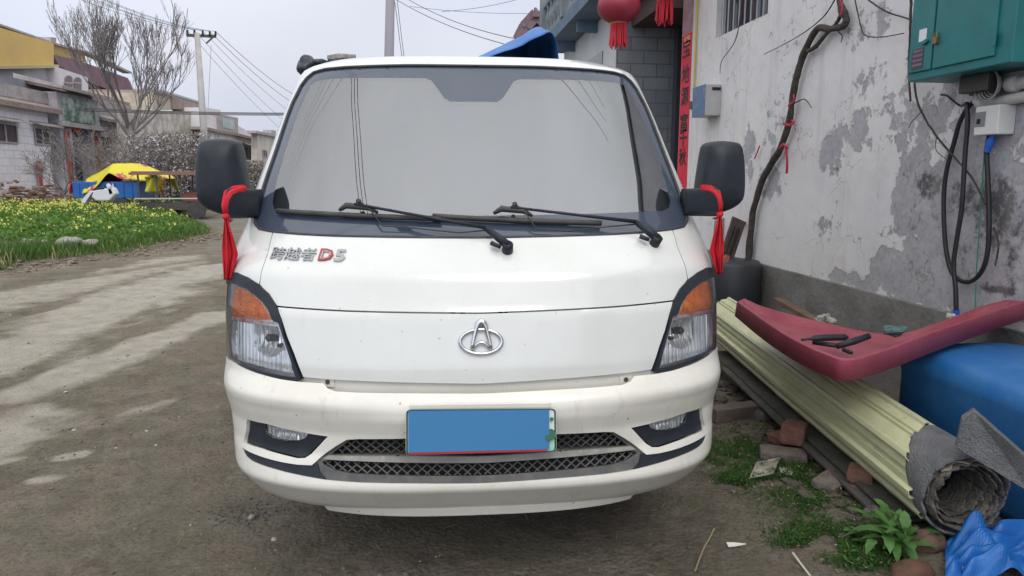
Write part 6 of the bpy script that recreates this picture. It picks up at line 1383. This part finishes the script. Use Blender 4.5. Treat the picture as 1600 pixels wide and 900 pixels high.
# brick pile and red windmill ornament by the white wall
mb = MB(); bpile = MB()
for k in range(520):
    y = rn.uniform(27.0, 33); x = -15.2+rn.uniform(-.6, 1.0); h = 1.45*max(0, 1-abs(x+15.2)/1.1)*(.6+.4*fbm(x, y, .8)+.2)*(1 if y < 31 else (33-y)/2); z = .1+rn.random()*h
    Mx = Matrix.Translation((x, y, z)) @ Matrix.Rotation(rn.random()*3, 4, 'Z') @ Matrix.Rotation(rn.gauss(0, .3), 4, 'X'); bpile.mi = rn.randint(0, 1); bpile.box((-.12, -.06, -.03), (.12, .06, .03), Mx)
mb = bpile; tag(fin('brick_pile', mb, [mat('pile_brick', (.24, .12, .09), .9, c2=(.15, .09, .07), ns=3), mat('pile_brick2', (.30, .22, .18), .9)], None, origin=(-15, 30, 0)), 'long heap of old bricks along the foot of the white wall', 'brick pile', kind='stuff')
orn = thing('red_ornament', 'red round paper charm with a tail hanging on the white block wall', 'ornament', F(61, 285, HX+.1))
c = F(61, 262, HX+.12); mb = MB(); mb.tube([(c.x, c.y, c.z), (c.x+.05, c.y, c.z)], .28, 16); fin('disc', mb, rc, orn)
mb = MB(); mb.box((c.x, c.y-.10, c.z-1.15), (c.x+.04, c.y+.10, c.z-.28)); fin('tail', mb, rc, orn)

for k in range(3):
    wire((-.55+.09*k, -6, 6.6), (-3.0+.09*k, 8.6, 6.5), .1, .013, ('left', 'middle', 'right')[k]+' wire of the bundle passing high over the truck cab', 'wires overhead the truck')
for k in range(4):
    wire((-12, 5.6+.26*k, 6.6), (WX+.3, 3.0+.26*k, 6.4), .15, .008, ('nearest', 'second nearest', 'second farthest', 'farthest')[k]+' wire crossing high over the road above the cab', 'wires overhead the truck')
# ------------------------------------------------------------------ light
w = bpy.data.worlds.new('World'); sc.world = w; w.use_nodes = True; nt = w.node_tree; N = nt.nodes; L = nt.links
bg = N['Background']; sky = N.new('ShaderNodeTexSky'); sky.sky_type = 'NISHITA'; sky.sun_disc = False; sky.sun_elevation = R(50); sky.sun_rotation = R(190); sky.air_density = 1.5; sky.dust_density = 3
tc = N.new('ShaderNodeTexCoord'); sp = N.new('ShaderNodeSeparateXYZ'); L.new(tc.outputs['Generated'], sp.inputs[0])
mr = N.new('ShaderNodeMapRange'); mr.inputs['From Min'].default_value = 0.0; mr.inputs['From Max'].default_value = .9; mr.inputs['To Min'].default_value = 7.0; mr.inputs['To Max'].default_value = 12.0; L.new(sp.outputs['Z'], mr.inputs['Value'])
ns = N.new('ShaderNodeTexNoise'); ns.inputs['Scale'].default_value = 1.6; ns.inputs['Detail'].default_value = 5; mp = N.new('ShaderNodeMapping'); mp.inputs['Scale'].default_value = (1, 1, 3.5); L.new(tc.outputs['Generated'], mp.inputs[0]); L.new(mp.outputs[0], ns.inputs['Vector'])
cr = N.new('ShaderNodeMix'); cr.data_type = 'RGBA'; cr.inputs['A'].default_value = (.76, .86, 1.08, 1); cr.inputs['B'].default_value = (.90, .925, 1.04, 1)
nr = N.new('ShaderNodeMapRange'); nr.inputs['From Min'].default_value = .35; nr.inputs['From Max'].default_value = .65; L.new(ns.outputs['Fac'], nr.inputs['Value']); L.new(nr.outputs[0], cr.inputs['Factor'])
by = N.new('ShaderNodeMapRange'); by.inputs['From Min'].default_value = -.2; by.inputs['From Max'].default_value = 1; by.inputs['To Min'].default_value = 1.0; by.inputs['To Max'].default_value = 1.6
ng = N.new('ShaderNodeMath'); ng.operation = 'MULTIPLY'; ng.inputs[1].default_value = -1; L.new(sp.outputs['Y'], ng.inputs[0]); L.new(ng.outputs[0], by.inputs['Value'])
ml = N.new('ShaderNodeMath'); ml.operation = 'MULTIPLY'; L.new(mr.outputs[0], ml.inputs[0]); L.new(by.outputs[0], ml.inputs[1])
wz = N.new('ShaderNodeMapRange'); wz.inputs['From Min'].default_value = .22; wz.inputs['From Max'].default_value = .6; L.new(sp.outputs['Z'], wz.inputs['Value']); cw_ = N.new('ShaderNodeMix'); cw_.data_type = 'RGBA'; cw_.inputs['B'].default_value = (.975, .975, .97, 1); L.new(wz.outputs[0], cw_.inputs['Factor']); L.new(cr.outputs['Result'], cw_.inputs['A']); cr = cw_
cb_ = N.new('ShaderNodeTexNoise'); cb_.inputs['Scale'].default_value = 2.4; cb_.inputs['Detail'].default_value = 4; L.new(tc.outputs['Generated'], cb_.inputs['Vector']); cm_ = N.new('ShaderNodeMapRange'); cm_.inputs['From Min'].default_value = .35; cm_.inputs['From Max'].default_value = .65; cm_.inputs['To Min'].default_value = .93; cm_.inputs['To Max'].default_value = 1.09; L.new(cb_.outputs['Fac'], cm_.inputs['Value']); m2_ = N.new('ShaderNodeMath'); m2_.operation = 'MULTIPLY'; L.new(ml.outputs[0], m2_.inputs[0]); L.new(cm_.outputs[0], m2_.inputs[1]); ml = m2_
vm = N.new('ShaderNodeVectorMath'); vm.operation = 'SCALE'; L.new(cr.outputs['Result'], vm.inputs[0]); L.new(ml.outputs[0], vm.inputs['Scale'])
fx = N.new('ShaderNodeMix'); fx.data_type = 'RGBA'; fx.inputs['Factor'].default_value = .93; L.new(sky.outputs[0], fx.inputs['A']); L.new(vm.outputs[0], fx.inputs['B']); L.new(fx.outputs['Result'], bg.inputs['Color']); bg.inputs['Strength'].default_value = .1
sl = bpy.data.lights.new('sun', 'SUN'); sl.energy = .8; sl.angle = R(28); sl.color = (1, .96, .9); so = bpy.data.objects.new('sun', sl); COL.objects.link(so)
so.rotation_euler = Vector((-.15, .80, -1.0)).to_track_quat('-Z', 'Y').to_euler()
v = sc.view_settings; v.view_transform = 'Standard'; v.look = 'None'; v.exposure = 0.17; v.gamma = 1; v.use_curve_mapping = False
